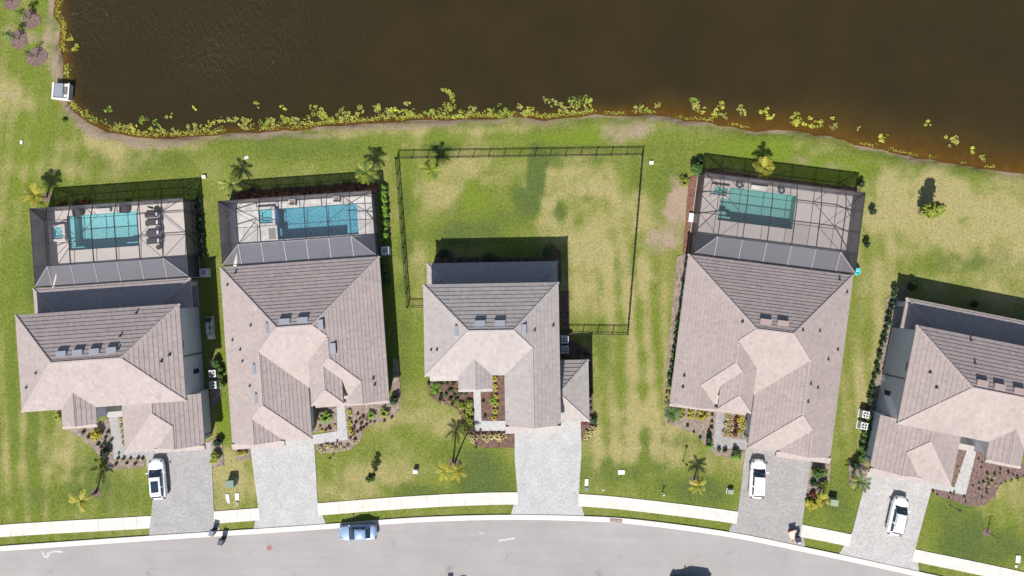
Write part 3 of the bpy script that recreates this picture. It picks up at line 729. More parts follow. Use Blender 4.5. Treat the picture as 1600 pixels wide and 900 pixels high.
    def walls(s, poly, z1, mt='stucco'):
        MB().prism(s.poly(poly), 0, z1).build('wall', M[mt], s.root)
        EXCL.append([s.world(*q) for q in s.poly(poly)])
    def pent(s, u0,u1,v1,v0,z0,rise,hip=.35):
        "narrow tiled skirt roof below a gable, facing south"
        a,b_ = s.mp(u0,v1), s.mp(u1,v1); x0,x1 = min(a[0],b_[0]),max(a[0],b_[0]); vt = s.mp(0,v1)[1]; vb = s.mp(0,v0)[1]
        mb = MB(); tones = []; rnd = random.Random(3); n = max(2,int((x1-x0)/.36)); k = 2 if vt-vb > .5 else 1
        for r_ in range(k):
            va, vb_ = vb+(vt-vb)*r_/k, vb+(vt-vb)*(r_+1)/k; za, zb = z0+rise*r_/k+.05, z0+rise*(r_+1)/k
            for i in range(n):
                X0, X1 = x0+(x1-x0)*i/n, x0+(x1-x0)*(i+1)/n
                mb.add([(X0,va,za),(X1,va,za),(X1,vb_,zb),(X0,vb_,zb),(X0,va,za-.07),(X1,va,za-.07)], [(0,1,2,3),(4,5,1,0)]); t_ = rnd.uniform(.55,.95); tones += [t_,t_]
        for X, sg in ((x0,1),(x1,-1)):
            f = [(X,vb,z0-.05),(X,vb,z0+.04),(X,vt,z0+rise),(X,vt,z0-.05)]; mb.add(f, [(0,1,2,3) if sg < 0 else (3,2,1,0)]); tones.append(.5)
        o = stuff(mb.build('skirt_roof', s.tile, s.root)); fattr(o.data,'tone',tones,'FACE')
        MB().box(x0+.02,x1-.02,vb+.01,vt,z0-.2,z0-.03).build('fascia', M['fascia'], s.root)
    def gable(s, u0,u1,v,ze,zr):
        a,b_ = s.mp(u0,v), s.mp(u1,v); x0,x1 = min(a[0],b_[0]),max(a[0],b_[0]); y = a[1]
        MB().add([(x0,y+.04,ze-.1),(x1,y+.04,ze-.1),(x1,y+.04,ze+.0),((x0+x1)/2,y+.04,zr-.02),(x0,y+.04,ze+.0)], [(0,1,2,3,4)]).build('gable', M['trim'], s.root)
    def on_roof(s, px, py):
        z = 5.0
        for _ in range(6): u, v = s.local(px, py, z); z = max(2.5, s.height(u, v)[0])
        return u, v, z, s.height(u, v)[1]
    def vents(s, lst, mt='vent'):
        for px, py, wd, dp in lst:
            u, v, z, pl = s.on_roof(px, py); g = math.hypot(pl[0],pl[1]); ux, uy = pl[0]/g, pl[1]/g; ax_, ay_ = -uy, ux
            b = MB(); P_ = lambda t, d, h: (u+ax_*t+ux*d, v+ay_*t+uy*d, z+d*s.p+h)
            hw, hd = wd/2, dp/2
            vs = [P_(-hw,-hd,.03),(P_(hw,-hd,.03)),P_(hw,hd,.03),P_(-hw,hd,.03),P_(-hw*.96,-hd*1.0,.34),P_(hw*.96,-hd*1.0,.34),P_(hw*.9,hd*.9,.09),P_(-hw*.9,hd*.9,.09)]
            b.add(vs, [(4,5,6,7),(1,2,6,5),(2,3,7,6),(3,0,4,7)]); o = b.build('roof_vent', M[mt], s.root)
            MB().add([P_(-hw*.93,-hd-.01,.05),P_(hw*.93,-hd-.01,.05),P_(hw*.93,-hd-.01,.31),P_(-hw*.93,-hd-.01,.31)], [(0,1,2,3)]).build('louvre', M['black'], o)
    def pipes(s, lst):
        for px, py in lst:
            u, v, z, pl = s.on_roof(px, py)
            b = MB().tube([(u,v,z-.1),(u,v,z+.2)], .06, 8); b.lathe([(.17,z+.0),(.08,z+.12)], 10, (u,v)); b.lathe([(.05,z+.18),(.12,z+.2),(.11,z+.26)], 10, (u,v)); b.build('vent_pipe', M['pipe'], s.root)
    def window(s, face, u, v, z, wd, ht, name='window'):
        "on an east or west (face E/W) or south wall"
        u, v = s.mp(u, v); sg = {'E':1,'W':-1}.get(face,0)
        if s.mir: sg = -sg
        if sg:
            o = MB().box(min(u,u+sg*.06),max(u,u+sg*.06),v-wd/2,v+wd/2,z-ht/2,z+ht/2).build(name, M['bronze'], s.root)
            MB().box(min(u+sg*.05,u+sg*.07),max(u+sg*.05,u+sg*.07),v-wd/2+.05,v+wd/2-.05,z-ht/2+.05,z+ht/2-.05).build('pane', M['glass'], o)
        else:
            o = MB().box(u-wd/2,u+wd/2,v-.06,v,z-ht/2,z+ht/2).build(name, M['bronze' if name == 'window' else 'garage'], s.root)
            if name == 'window': MB().box(u-wd/2+.06,u+wd/2-.06,v-.075,v-.055,z-ht/2+.06,z+ht/2-.06).build('pane', M['glass'], o)
            else:
                for k in range(1,4): MB().box(u-wd/2+.02,u+wd/2-.02,v-.075,v-.05,z-ht/2+ht*k/4-.02,z-ht/2+ht*k/4+.02).build('door_panel_joint', M['joint'], o)
    def downspout(s, u, v, z, side):
        u, v = s.mp(u, v); sg = {'E':1,'W':-1}[side]*(-1 if s.mir else 1)
        MB().box(min(u,u+sg*.09),max(u,u+sg*.09),v-.05,v+.05,.05,z).build('downspout', M['bronze'], s.root)

# --- single storey type (second from left, and mirrored fourth)
def build_one_storey(h):
    h.block(0,18.5,-14.6,0, 3,3,3,3)                      # main hip
    h.block(0,9.27,-20.6,-7.0, 3,3,None,3)               # garage wing
    h.block(0,6.1,-20.5,-16.0, 3,3,None,None)            # garage bay
    h.block(9.93,18.5,-17.0,-7.3, 4.6,3,None,3)          # bedroom wing
    h.block(9.94,13.6,-16.5,-11.5, 4.605,4.605,None,4.605)     # entry tower
    h.block(12.86,18.5,-16.7,-12.0, 3,3,None,None)
    h.roof()
    h.fascia([(0.03,-.03),(18.47,-.03),(18.47,-16.97),(10.4,-16.97),(10.4,-14.6),(9.24,-14.6),(9.24,-20.55),(6.07,-20.55),(6.07,-20.45),(.03,-20.45)], 2.76, 2.97)
    h.pent(0,6.1,-20.5,-21.17,2.98,.3); h.gable(0,6.1,-20.48,3,4.5); h.pent(13.6,18.5,-16.7,-17.05,2.99,.16); h.gable(12.86,18.5,-16.68,3,4.4)
    MB().prism(h.poly([(9.98,-11.5),(13.5,-11.5),(13.5,-16.45),(9.98,-16.45)]), 4.3, 4.58).build('fascia', M['fascia'], h.root)
    h.walls([(.5,-.5),(18,-.5),(18,-16.4),(13.2,-16.4),(13.2,-14.4),(10.1,-14.4),(8.77,-14.4),(8.77,-20.05),(5.6,-20.05),(5.6,-20.1),(.5,-20.1)], 2.78)
    MB().prism(h.poly([(10.02,-11.6),(13.2,-11.6),(13.2,-14.6),(10.02,-14.6)]), 2.8, 4.5).build('wall', M['stucco'], h.root)
    for cu in (10.25, 13.0): MB().prism(h.poly([(cu-.2,-15.9),(cu+.2,-15.9),(cu+.2,-16.3),(cu-.2,-16.3)]), 0, 4.32).build('column', M['stucco_w'], h.root)
    h.window('S', 2.8,-20.1,1.2,4.6,2.3,'garage_door'); h.window('S', 7.2,-20.05,1.2,2.5,2.3,'garage_door'); h.window('S', 15.6,-16.4,1.5,1.8,1.5)
    for v in (-5,-9.5,-13): h.window('E', 18.0, v, 1.6, 1.0, 1.3); h.window('W', .5, v, 1.6, 1.0, 1.3)
    h.downspout(18.0,-16.0,2.8,'E'); h.downspout(18.0,-.8,2.8,'E'); h.downspout(8.77,-19.6,2.8,'E'); h.downspout(.5,-10,2.8,'W')
# --- two storey type (far left, and mirrored far right)
def build_two_storey(h):
    h.block(0,18.4,-10.9,0, 5.8,5.8,5.8,5.8)
    h.block(4.42,8.3,-12.75,-7.5, 5.8,5.8,None,None)
    h.roof(); h.blocks_hi = h.blocks; h.blocks = []
    h.block(9.55,18.85,-16.8,-10.5, 3,3,None,3); h.block(13.05,18.85,-16.5,-12.8, 3,3,None,None); h.roof(); low = h.blocks; h.blocks = []
    h.block(.25,18.5,-.5,2.95, 3,3,3,None, pitch=.4); h.roof(); h.blocks = h.blocks_hi+low
    h.fascia([(.03,-.03),(18.37,-.03),(18.37,-10.87),(8.27,-10.87),(8.27,-12.7),(4.45,-12.7),(4.45,-10.87),(.03,-10.87)], 5.55, 5.77)
    h.fascia([(9.58,-10.5),(18.82,-10.5),(18.82,-16.45),(13.1,-16.45),(13.1,-16.77),(9.58,-16.77)], 2.76, 2.97)
    h.fascia([(.28,-.5),(18.47,-.5),(18.47,2.92),(.28,2.92)], 2.76, 2.97)
    h.pent(4.42,8.3,-12.75,-13.12,5.78,.18); h.gable(4.42,8.3,-12.72,5.8,6.7)
    h.pent(13.05,18.85,-16.5,-17.05,2.98,.27); h.gable(13.05,18.85,-16.48,3,4.4)
    h.walls([(.5,-.5),(17.9,-.5),(17.9,-10.4),(7.8,-10.4),(7.8,-12.3),(4.9,-12.3),(4.9,-10.4),(.5,-10.4)], 5.6)
    h.walls([(10.05,-10.4),(18.35,-10.4),(18.35,-16.1),(13.4,-16.1),(13.4,-16.35),(10.05,-16.35)], 2.78)
    # porch between tower and garage: floor, beam on two piers
    MB().prism(h.poly([(7.8,-10.42),(10.04,-10.42),(10.04,-12.6),(7.8,-12.6)]), 0, .16).build('porch_floor', M['paver5'], h.root)
    MB().prism(h.poly([(7.82,-11.9),(10.03,-11.9),(10.03,-12.55),(7.82,-12.55)]), 2.5, 3.05).build('porch_beam', M['trim'], h.root)
    MB().prism(h.poly([(9.5,-12.0),(10.0,-12.0),(10.0,-12.5),(9.5,-12.5)]), .16, 2.5).build('porch_pier', M['stucco_w'], h.root)
    h.window('S', 8.9,-10.4,1.3,1.2,2.3); h.window('S', 15.7,-16.1,1.2,4.7,2.3,'garage_door'); h.window('S', 11.6,-16.35,1.4,1.6,1.5); h.window('S',6.35,-12.3,4.4,1.4,1.5); h.window('S',6.35,-12.3,1.5,1.4,1.5)
    for cu in (.8, 6.5, 12.2, 17.7): MB().prism(h.poly([(cu-.25,2.55),(cu+.25,2.55),(cu+.25,2.05),(cu-.25,2.05)]), 0, 2.77).build('column', M['stucco_w'], h.root)
    MB().prism(h.poly([(.5,-.5),(18.0,-.5),(18.0,2.8),(.5,2.8)]), -.02, .09).build('lanai_floor', M['deck4'], h.root); EXCL.append([h.world(*q) for q in h.poly([(.3,-.5),(18.4,-.5),(18.4,2.9),(.3,2.9)])])
    h.window('E',17.9,-4.6,4.9,.95,.7); h.window('E',17.9,-8.0,1.9,.55,1.3); h.window('W',.5,-3,4.6,1.2,1.3); h.window('W',.5,-7.5,4.6,1.2,1.3); h.window('W',.5,-5,1.6,1.2,1.3)
    h.downspout(17.9,-6.0,5.6,'E'); h.downspout(18.35,-15.6,2.8,'E'); h.downspout(.5,-10,5.6,'W')

H1 = House(24,492.3,5.8,4.0,'two storey house at far left with four roof vents above a shaded porch roof', M['tileA'], course=.43)
build_two_storey(H1)
sz = lambda pts, k, x0, y0: [(x0+p[0]/k, y0+p[1]/k, *p[2:]) for p in pts]
H1.vents(sz([(290,368,1.15,.62),(367,362,1.15,.62),(445,357,1.15,.62),(525,350,1.15,.62)],3,0,430))
H1.pipes(sz([(640,178),(565,286),(555,347),(795,374),(757,404),(172,458),(127,526)],3,0,430))
H2 = House(343.8,417.8,3,4.0,'single storey tiled house left of the fenced lawn with a small courtyard garden', M['tileB'], course=.40)
build_one_storey(H2)
H2.vents(sz([(341,333,1.25,.62),(418,327,1.25,.62),(495,347,1.2,.6),(548,447,1.2,.6),(268,362,1.2,.35),(213,537,1.2,.35),(222,662,1.2,.35)],2.728,320,380))
H2.pipes(sz([(130,128),(98,178),(197,350),(120,413),(152,454),(162,503),(193,608),(718,577),(724,604)],2.728,320,380))
H3 = House(661,444.4,5.8,1.0,'two storey grey tiled house in the middle set against the fenced dry lawn', M['tileC'], course=.43)
H3.block(0,15.15,-10.3,0, 5.8,5.8,5.8,5.8); H3.block(8.92,15.15,-16.0,-5.0, 5.8,5.8,None,None); H3.block(3.75,7.6,-11.75,-7.0, 5.8,5.8,None,None); H3.roof()
hi3 = H3.blocks; H3.blocks = []; H3.block(14.75,18.65,-16.2,-9.0, None,3,3,3); H3.roof(); lo3 = H3.blocks; H3.blocks = []; H3.block(.1,15.25,-.5,2.45, 3,3,3,None, pitch=.36); H3.roof(); H3.blocks = hi3+lo3
H3.fascia([(.03,-.03),(15.12,-.03),(15.12,-15.95),(8.95,-15.95),(8.95,-10.27),(7.57,-10.27),(7.57,-11.7),(3.78,-11.7),(3.78,-10.27),(.03,-10.27)], 5.55, 5.77)
H3.fascia([(14.8,-9.03),(18.62,-9.03),(18.62,-16.17),(14.8,-16.17)], 2.76, 2.97); H3.fascia([(.13,-.5),(15.22,-.5),(15.22,2.42),(.13,2.42)], 2.76, 2.97)
H3.pent(8.92,15.15,-16.0,-16.85,5.75,.36); H3.gable(8.92,15.15,-15.98,5.8,7.3); H3.pent(3.75,7.6,-11.75,-12.1,5.78,.18); H3.gable(3.75,7.6,-11.72,5.8,6.7)
H3.pent(.25,3.75,-10.0,-11.2,3.0,.55); H3.walls([(.5,-.5),(14.65,-.5),(14.65,-15.6),(9.42,-15.6),(9.42,-9.8),(7.1,-9.8),(7.1,-11.3),(4.25,-11.3),(4.25,-9.8),(.5,-9.8)], 5.6)
H3.walls([(14.66,-9.5),(18.15,-9.5),(18.15,-15.7),(14.66,-15.7)], 2.78)
H3.window('S',12.0,-15.6,1.2,4.8,2.3,'garage_door'); H3.window('S',16.6,-15.7,1.2,2.5,2.3,'garage_door'); H3.window('S',12.0,-15.6,4.2,2.4,1.4); H3.window('S',5.7,-11.3,1.2,1.1,2.2); H3.window('S',5.7,-11.3,4.3,1.5,1.4); H3.window('S',2.2,-9.8,1.5,1.7,1.5)
for v in (-3,-7.5,-12): H3.window('E',14.65,v,4.4,1.0,1.3)
for v in (-3,-7.5): H3.window('W',.5,v,4.4,1.0,1.3); H3.window('W',.5,v,1.5,1.0,1.3)
for cu in (.6,5.3,10.0,14.7): MB().box(cu-.22,cu+.22,1.6,2.05,0,2.77).build('column', M['stucco_w'], H3.root)
MB().box(.4,14.9,-.5,2.3,-.02,.08).build('lanai_floor', M['deck4'], H3.root); EXCL.append([H3.world(*q) for q in [(.2,-.5),(15,-.5),(15,2.3),(.2,2.3)]])
H3.vents(sz([(318,358,1.2,.66),(400,357,1.2,.66),(222,388,1.2,.4),(499,383,1.2,.55)],2.647,630,370)); H3.pipes(sz([(620,367),(543,387),(116,468),(140,468)],2.647,630,370)); H3.downspout(14.65,-1,5.6,'E'); H3.downspout(18.15,-15.3,2.8,'E')
H4 = House(1338.8,430,3,-7.2,'single storey brown tiled house right of the fenced lawn with two brown roof vents', M['tileD'], mirror=True, scale=1.042, shift=-.4, course=.38)
build_one_storey(H4)
H4.vents(sz([(453,290,1.3,.62),(522,296,1.3,.62)],2.572,1020,390),'vent_b')
H4.pipes(sz([(750,122),(779,172),(602,324),(670,327),(742,402),(704,441),(634,540),(662,555),(623,612),(360,290),(126,507),(121,552)],2.572,1020,390))
H5 = House(1433.3,507.8,5.8,-11.2,'two storey tiled house at far right cut off by the picture edge', M['tileD'], mirror=True, scale=1.035, shift=-.1, course=.43)
# mirrored about its own east wall, so its local u runs the other way
H5.mp = lambda u, v: ((18.4-u)*1.035, v*1.035)
build_two_storey(H5)
H5.vents(sz([(843,716,1.25,.7),(940,737,1.25,.7),(1050,760,1.25,.7)],3.6,1300,400),'vent_b')
H5.pipes(sz([(780,475),(803,605),(550,655),(587,740)],3.6,1300,400))

# ------------------------------------------------------------------ pool decks, pools, screen cages
def cells(rect, holes):
    us = sorted({rect[0],rect[1],*[h[i] for h in holes for i in (0,1)]}); vs = sorted({rect[2],rect[3],*[h[i] for h in holes for i in (2,3)]})
    out = []
    for a, b in zip(us[:-1], us[1:]):
        for c, d in zip(vs[:-1], vs[1:]):
            mu, mv = (a+b)/2, (c+d)/2
            if not any(h[0] < mu < h[1] and h[2] < mv < h[3] for h in holes): out.append((a,b,c,d))
    return out
def deck(f, rect, holes, mt):
    b = MB()
    for a_,b_,c_,d_ in cells(rect, holes): b.add([(a_,c_,.1),(b_,c_,.1),(b_,d_,.1),(a_,d_,.1)], [(0,1,2,3)])
    x0,x1,y0,y1 = rect; b.add([(x0,y0,.1),(x1,y0,.1),(x1,y1,.1),(x0,y1,.1),(x0,y0,-.1),(x1,y0,-.1),(x1,y1,-.1),(x0,y1,-.1)], [(4,5,1,0),(5,6,2,1),(6,7,3,2),(7,4,0,3)])
    o = b.build('pool_deck', M[mt]); o.location = (*f['o'],0); o.rotation_euler = (0,0,f['a']); structure(o)
    EXCL.append([f['W'](*q) for q in ((x0-.1,y0),(x1+.1,y0),(x1+.1,y1+.1),(x0-.1,y1+.1))])
def basin(root, r, mt, mw, depth, zt=.1, zw=-.02, shelf=None, cop='deck1', name='basin'):
    x0,x1,y0,y1 = r; b = MB(); zb = zw-depth
    b.add([(x0,y0,zb),(x1,y0,zb),(x1,y1,zb),(x0,y1,zb),(x0,y0,zt),(x1,y0,zt),(x1,y1,zt),(x0,y1,zt)], [(0,1,2,3),(0,4,5,1),(1,5,6,2),(2,6,7,3),(3,7,4,0)])
    b.build(name, M[mt], root)
    MB().add([(x0,y0,zw),(x1,y0,zw),(x1,y1,zw),(x0,y1,zw)], [(0,1,2,3)]).build('water', M[mw], root)
    c = MB()
    for a_,b_,c_,d_ in cells((x0-.22,x1+.22,y0-.22,y1+.22), [r]): c.box(a_,b_,c_,d_,zt-.03,zt+.025)
    c.build('coping', M[cop], root)
    if shelf:
        for (a_,b_,c_,d_,z_) in shelf: MB().box(a_+.01,b_-.01,c_+.01,d_-.01,zb+.01,z_).build('step', M[mt], root)
def spa(root, r, mt, mw, cop):
    x0,x1,y0,y1 = r; w_ = .28; b = MB()
    for a_,b_,c_,d_ in cells(r, [(x0+w_,x1-w_,y0+w_,y1-w_)]): b.box(a_,b_,c_,d_,.06,.48)
    o = b.build('spa_wall', M[cop], root)
    MB().box(x0+w_,x1-w_,y0+w_,y1-w_,.05,.14).build('spa_floor', M[mt], root)
    s_ = MB()
    for a_,b_,c_,d_ in cells((x0+w_,x1-w_,y0+w_,y1-w_), [(x0+w_+.3,x1-w_-.3,y0+w_+.3,y1-w_-.3)]): s_.box(a_+.004,b_-.004,c_+.004,d_-.004,.13,.3)
    s_.build('spa_bench', M[mt], root)
    MB().add([(x0+w_,y0+w_,.42),(x1-w_,y0+w_,.42),(x1-w_,y1-w_,.42),(x0+w_,y1-w_,.42)], [(0,1,2,3)]).build('spa_water', M[mw], root)
def pool(f, label): return thing('swimming_pool', label, 'pool', (*f['o'],0), f['a'])
F1, F2, F4 = FR
deck(F1, (.45,18.35,3.0,12.25), [POOLS[0]], 'deck1')
p = pool(F1, 'pale turquoise rectangular pool beside the four dark loungers'); basin(p, POOLS[0], 'pf1','pw1',1.3,cop='deck1',shelf=[(2.9,3.5,7.33,11.5,-.25),(9.6,11.35,7.33,7.9,-.35),(2.95,4.6,7.4,7.75,-.18)])
spa(p, (.85,2.75,8.5,10.5),'pf1','pw1','deck1'); MB().box(6.5,8.3,11.62,12.05,.1,.52).build('water_feature', M['deck2'], p)
deck(F2, (.25,18.15,.05,7.7), [POOLS[1]], 'deck2')
p = pool(F2, 'deep blue pool with a raised square spa in the second screened deck from left'); basin(p, POOLS[1], 'pf2','pw2',1.35,cop='deck2',shelf=[(14.3,15.7,3.0,6.7,-.12),(5.95,6.5,3.0,4.4,-.4)])
spa(p, (3.75,5.9,4.75,7.0),'pf1','pw2','deck2'); MB().box(5.9,6.25,5.2,6.7,.1,.5).build('spillway', M['pf2b'], p)
MB().box(4.9,5.7,3.1,4.4,.1,.135).build('entry_mat', M['joint'], p)
deck(F4, (-19.05,-.2,.1,9.6), [POOLS[2]], 'deck4')
p = pool(F4, 'green tinted pool with a corner spa in the screened deck right of the fence'); basin(p, POOLS[2], 'pf4','pw4',1.35,cop='deck4',shelf=[(-16.0,-14.4,4.72,5.3,-.25),(-16.0,-14.9,5.3,5.9,-.5)])
spa(p, (-17.3,-15.1,7.35,8.85),'pf4','pw4','deck4'); MB().box(-12.6,-10.6,8.95,9.35,.1,.5).build('water_feature', M['deck2'], p)

def cage(f, label, u0,u1,v0,v1, t0,t1,s0,s1, nb, new_panel=None, zs=3.0, zt=3.62):
    root = thing('pool_cage', label, 'screen enclosure', (*f['o'],0), f['a']); Bz = M['bronze']
    us = [t0+(t1-t0)*i/nb for i in range(nb+1)]; mid = (s0+s1)/2
    def beam(name, a, b, w_=.052, h_=.12, mt=None): return MB().bar(a, b, w_, h_).build(name, mt or Bz, root)
    P = lambda u, v, z: Vector((u,v,z))
    for u in us:
        beam('beam', P(u,v1,zs), P(u,s1,zt)); beam('beam', P(u,s1,zt+.004), P(u,s0,zt+.004), .068, .14); beam('beam', P(u,s0,zt), P(u,v0,zs), mt=M['sunlit_alu'])
        beam('post', P(u,v1,.1), P(u,v1,zs-.02), .07, .07)
    for v in (s0, mid, s1):
        beam('purlin', P(t0,v,zt-.012), P(t1,v,zt-.012), .05, .09)
        if v != s0 or True:
            beam('beam', P(u0,v,zs), P(t0,v,zt-.006), .07, .09); beam('beam', P(t1,v,zt-.006), P(u1,v,zs), .07, .09)
            beam('post', P(u0,v,.1), P(u0,v,zs-.02), .07, .07); beam('post', P(u1,v,.1), P(u1,v,zs-.02), .07, .07)
    for a, b in (((u0,v0),(t0,s0)),((u1,v0),(t1,s0)),((u0,v1),(t0,s1)),((u1,v1),(t1,s1))):
        beam('hip_beam', P(*a,zs+.006), P(*b,zt+.006), mt=M['sunlit_alu'] if a[1] == v0 else None); beam('post', P(*a,.1), P(*a,zs-.03), .08, .08)
    for a, b in (((u0,v0),(u0,v1)),((u0,v1),(u1,v1)),((u1,v1),(u1,v0)),((u1,v0),(u0,v0))):
        beam('eave_rail', P(*a,zs-.05), P(*b,zs-.05), .065, .15)
    for a, b in (((u0,v0),(u0,v1)),((u0,v1),(u1,v1)),((u1,v1),(u1,v0))): beam('chair_rail', P(*a,.95), P(*b,.95), .05, .06); beam('sill_rail', P(*a,.14), P(*b,.14), .06, .06)
    # wind braces in the end bays and the corners
    for (a, b) in (((t0,s1),(us[1],mid)),((t0,s0),(us[1],mid)),((t1,s1),(us[-2],mid)),((t1,s0),(us[-2],mid)),((u0,v1),(us[0]+.9,s1)),((u1,mid),(t1,s0)),((u1,mid),(t1,s1)),((u0,mid),(t0,s1)),((u0,mid),(t0,s0))):
        za = zs if a[0] in (u0,u1) else zt; beam('brace', P(*a,za-.03), P(*b,zt-.03), .045, .05)
    for X in (u0,u1):
        beam('brace', P(X,v1,zs-.1), P(X,s1,.2), .045, .045)
    for (X, Y) in ((u0,us[0]),(u1,us[-1])): beam('brace', P(X,v1,zs-.1), P(Y,v1,.2), .045, .045)
    def panel(pts, mt='screen'): MB().add([tuple(p_) for p_ in pts], [tuple(range(len(pts)))]).build('screen_panel', M[mt], root)
    for i in range(nb):
        a, b = us[i], us[i+1]
        panel([P(a,s0,zt),P(b,s0,zt),P(b,mid,zt),P(a,mid,zt)]); panel([P(a,mid,zt),P(b,mid,zt),P(b,s1,zt),P(a,s1,zt)])
        panel([P(a,s1,zt),P(b,s1,zt),P(b,v1,zs),P(a,v1,zs)])
        panel([P(a,v0,zs),P(b,v0,zs),P(b,s0,zt),P(a,s0,zt)], 'screen_sunlit2' if i == new_panel else 'screen_sunlit')
        panel([P(a,v1,.12),P(b,v1,.12),P(b,v1,zs),P(a,v1,zs)],'screen_w')
    panel([P(u0,v0,zs),P(t0,v0,zs),P(t0,s0,zt)],'screen_sunlit'); panel([P(t1,v0,zs),P(u1,v0,zs),P(t1,s0,zt)],'screen_sunlit')
    for X, T in ((u0,t0),(u1,t1)):
        panel([P(X,v0,zs),P(T,s0,zt),P(X,s0,zs)])
        for a, b in ((s0,mid),(mid,s1)): panel([P(X,a,zs),P(T,a,zt),P(T,b,zt),P(X,b,zs)]); panel([P(X,a,.12),P(X,b,.12),P(X,b,zs),P(X,a,zs)],'screen_w')
        panel([P(X,s1,zs),P(T,s1,zt),P(X,v1,zs)]); panel([P(X,v1,zs),P(T,s1,zt),P(T,v1,zs)])
        panel([P(X,v0,.12),P(X,s0,.12),P(X,s0,zs),P(X,v0,zs)],'screen_w'); panel([P(X,s1,.12),P(X,v1,.12),P(X,v1,zs),P(X,s1,zs)],'screen_w')
        panel([P(X,v1,.12),P(T,v1,.12),P(T,v1,zs),P(X,v1,zs)],'screen_w')
    MB().box(u0+.7,u0+1.6,v1-.03,v1+.03,.15,2.1).build('door', Bz, root) if False else None
    return root
cage(F1,'dark screened pool enclosure over the pool deck with four loungers at far left',.5,18.3,3.12,12.2, 2.5,15.85,5.37,10.6,5)
cage(F2,'dark screened pool enclosure over the deep blue pool, second from left',.3,18.1,.22,7.66, 2.55,15.55,2.5,6.2,5)
cage(F4,'dark screened pool enclosure with one paler roof panel right of the fenced lawn',-18.95,-.22,.18,9.58, -16.7,-2.5,2.37,7.45,5,new_panel=3)

# ------------------------------------------------------------------ things on the pool decks
def at_f(f, u, v, z=0.0): return (*f['W'](u,v), z)
def lounger():
    r_ = thing('sun_lounger','x','sun lounger',(0,0,0)); b = MB()
    b.bar((-.95,-.3,.28),(.95,-.3,.28),.05); b.bar((-.95,.3,.28),(.95,.3,.28),.05); b.bar((-.95,-.3,.281),(-.95,.3,.281),.05); b.bar((.95,-.3,.281),(.95,.3,.281),.05); b.build('frame', M['bronze'], r_)
    for x in (-.85,.85):
        for y in (-.3,.3): MB().bar((x,y,0),(x,y,.26),.05).build('leg', M['bronze'], r_)
    MB().box(-.95,.35,-.29,.29,.31,.35).build('seat', M['lounge'], r_); MB().add([(.35,-.29,.33),(.35,.29,.33),(.92,-.29,.68),(.92,.29,.68),(.35,-.29,.37),(.35,.29,.37),(.90,-.29,.72),(.90,.29,.72)],[(4,6,7,5),(0,1,3,2),(2,3,7,6),(0,2,6,4),(1,5,7,3)]).build('backrest', M['lounge'], r_)
    MB().add([(.42,-.2,.44),(.42,.2,.44),(.72,-.2,.63),(.72,.2,.63),(.42,-.2,.50),(.42,.2,.50),(.72,-.2,.69),(.72,.2,.69)],[(4,6,7,5),(0,1,3,2),(2,3,7,6),(0,2,6,4),(1,5,7,3),(0,4,5,1)]).build('pillow', M['cushion'], r_)
    return r_
lg = lounger(); lk = kmap(lg)
for i, (v, lb) in enumerate(zip((10.9,9.93,8.72,7.74),('topmost of the four dark loungers on the far left pool deck','second lounger from the top in the row of four on the far left deck','third lounger from the top in the row of four on the far left deck','bottom lounger of the row of four beside the turquoise pool'))):
    loc = at_f(F1, 13.35, v, .1)
    if i == 0: lg.location = loc; lg.rotation_euler = (0,0,F1['a']); lg['label'] = lb; lg['group'] = 'sun loungers by the turquoise pool'
    else: dup(lg, lk, loc, F1['a'], lb)
def round_table(loc, r_, h, label):
    t = thing('side_table', label, 'side table', loc); MB().lathe([(r_,h-.04),(r_,h)],16).build('table_top', M['lounge'], t); MB().lathe([(r_*.6,0),(r_*.55,.03),(.04,.05),(.04,h-.04)],12).build('pedestal', M['bronze'], t); return t
round_table(at_f(F1,13.9,9.3,.1),.25,.5,'small dark round side table between the second and third loungers')
round_table(at_f(F1,13.85,6.95,.1),.30,.5,'small dark round side table below the bottom lounger')
t = thing('umbrella','closed dark patio umbrella standing above the topmost lounger','umbrella',at_f(F1,13.75,11.6,.1))
MB().lathe([(.36,0),(.36,.07),(.06,.1)],14).build('base', M['black'], t); MB().lathe([(.03,.1),(.03,2.3)],8).build('pole', M['bronze'], t); MB().lathe([(.05,.95),(.15,1.05),(.11,1.9),(.04,2.25)],10).build('canopy', M['lounge'], t)
def deck_chair(f,u,v,label,rz):
    r_ = thing('armchair', label, 'armchair', at_f(f,u,v,.1), f['a']+rz)
    MB().box(-.42,.42,-.42,.42,.12,.38).build('seat', M['lounge'], r_); MB().box(-.42,.42,.30,.44,.381,.82).build('backrest', M['lounge'], r_)
    for s_ in (-1,1): MB().box(s_*.45-.07,s_*.45+.07,-.42,.44,.14,.6).build('armrest', M['bronze'], r_)
    MB().box(-.34,.34,-.40,.28,.381,.45).build('cushion', M['lounge'], r_)
deck_chair(F1,4.45,11.75,'left dark armchair at the top edge of the turquoise pool',.15); deck_chair(F1,10.05,11.75,'right dark armchair at the top edge of the turquoise pool',-.1)
def bowl(f,u,v,label,mt='acdark',sq=False):
    b = thing('planter_bowl' if not sq else 'planter_box', label, 'planter', at_f(f,u,v,.1), f['a'])
    if sq:
        MB().box(-.38,.38,-.38,.38,0,.5).build('body', M['deck2'], b); MB().box(-.30,.30,-.30,.30,.49,.52).build('fill', M['mulch_g'], b)
    else:
        MB().lathe([(.20,0),(.24,.3),(.42,.46),(.44,.52),(.38,.52)],18).build('body', M[mt], b); MB().lathe([(.37,.5),(.1,.53)],14).build('fill', M['joint'], b)
bowl(F2,8.08,7.25,'left square stone planter at the top edge of the deep blue pool',sq=True); bowl(F2,13.37,7.25,'right square stone planter at the top edge of the deep blue pool',sq=True)
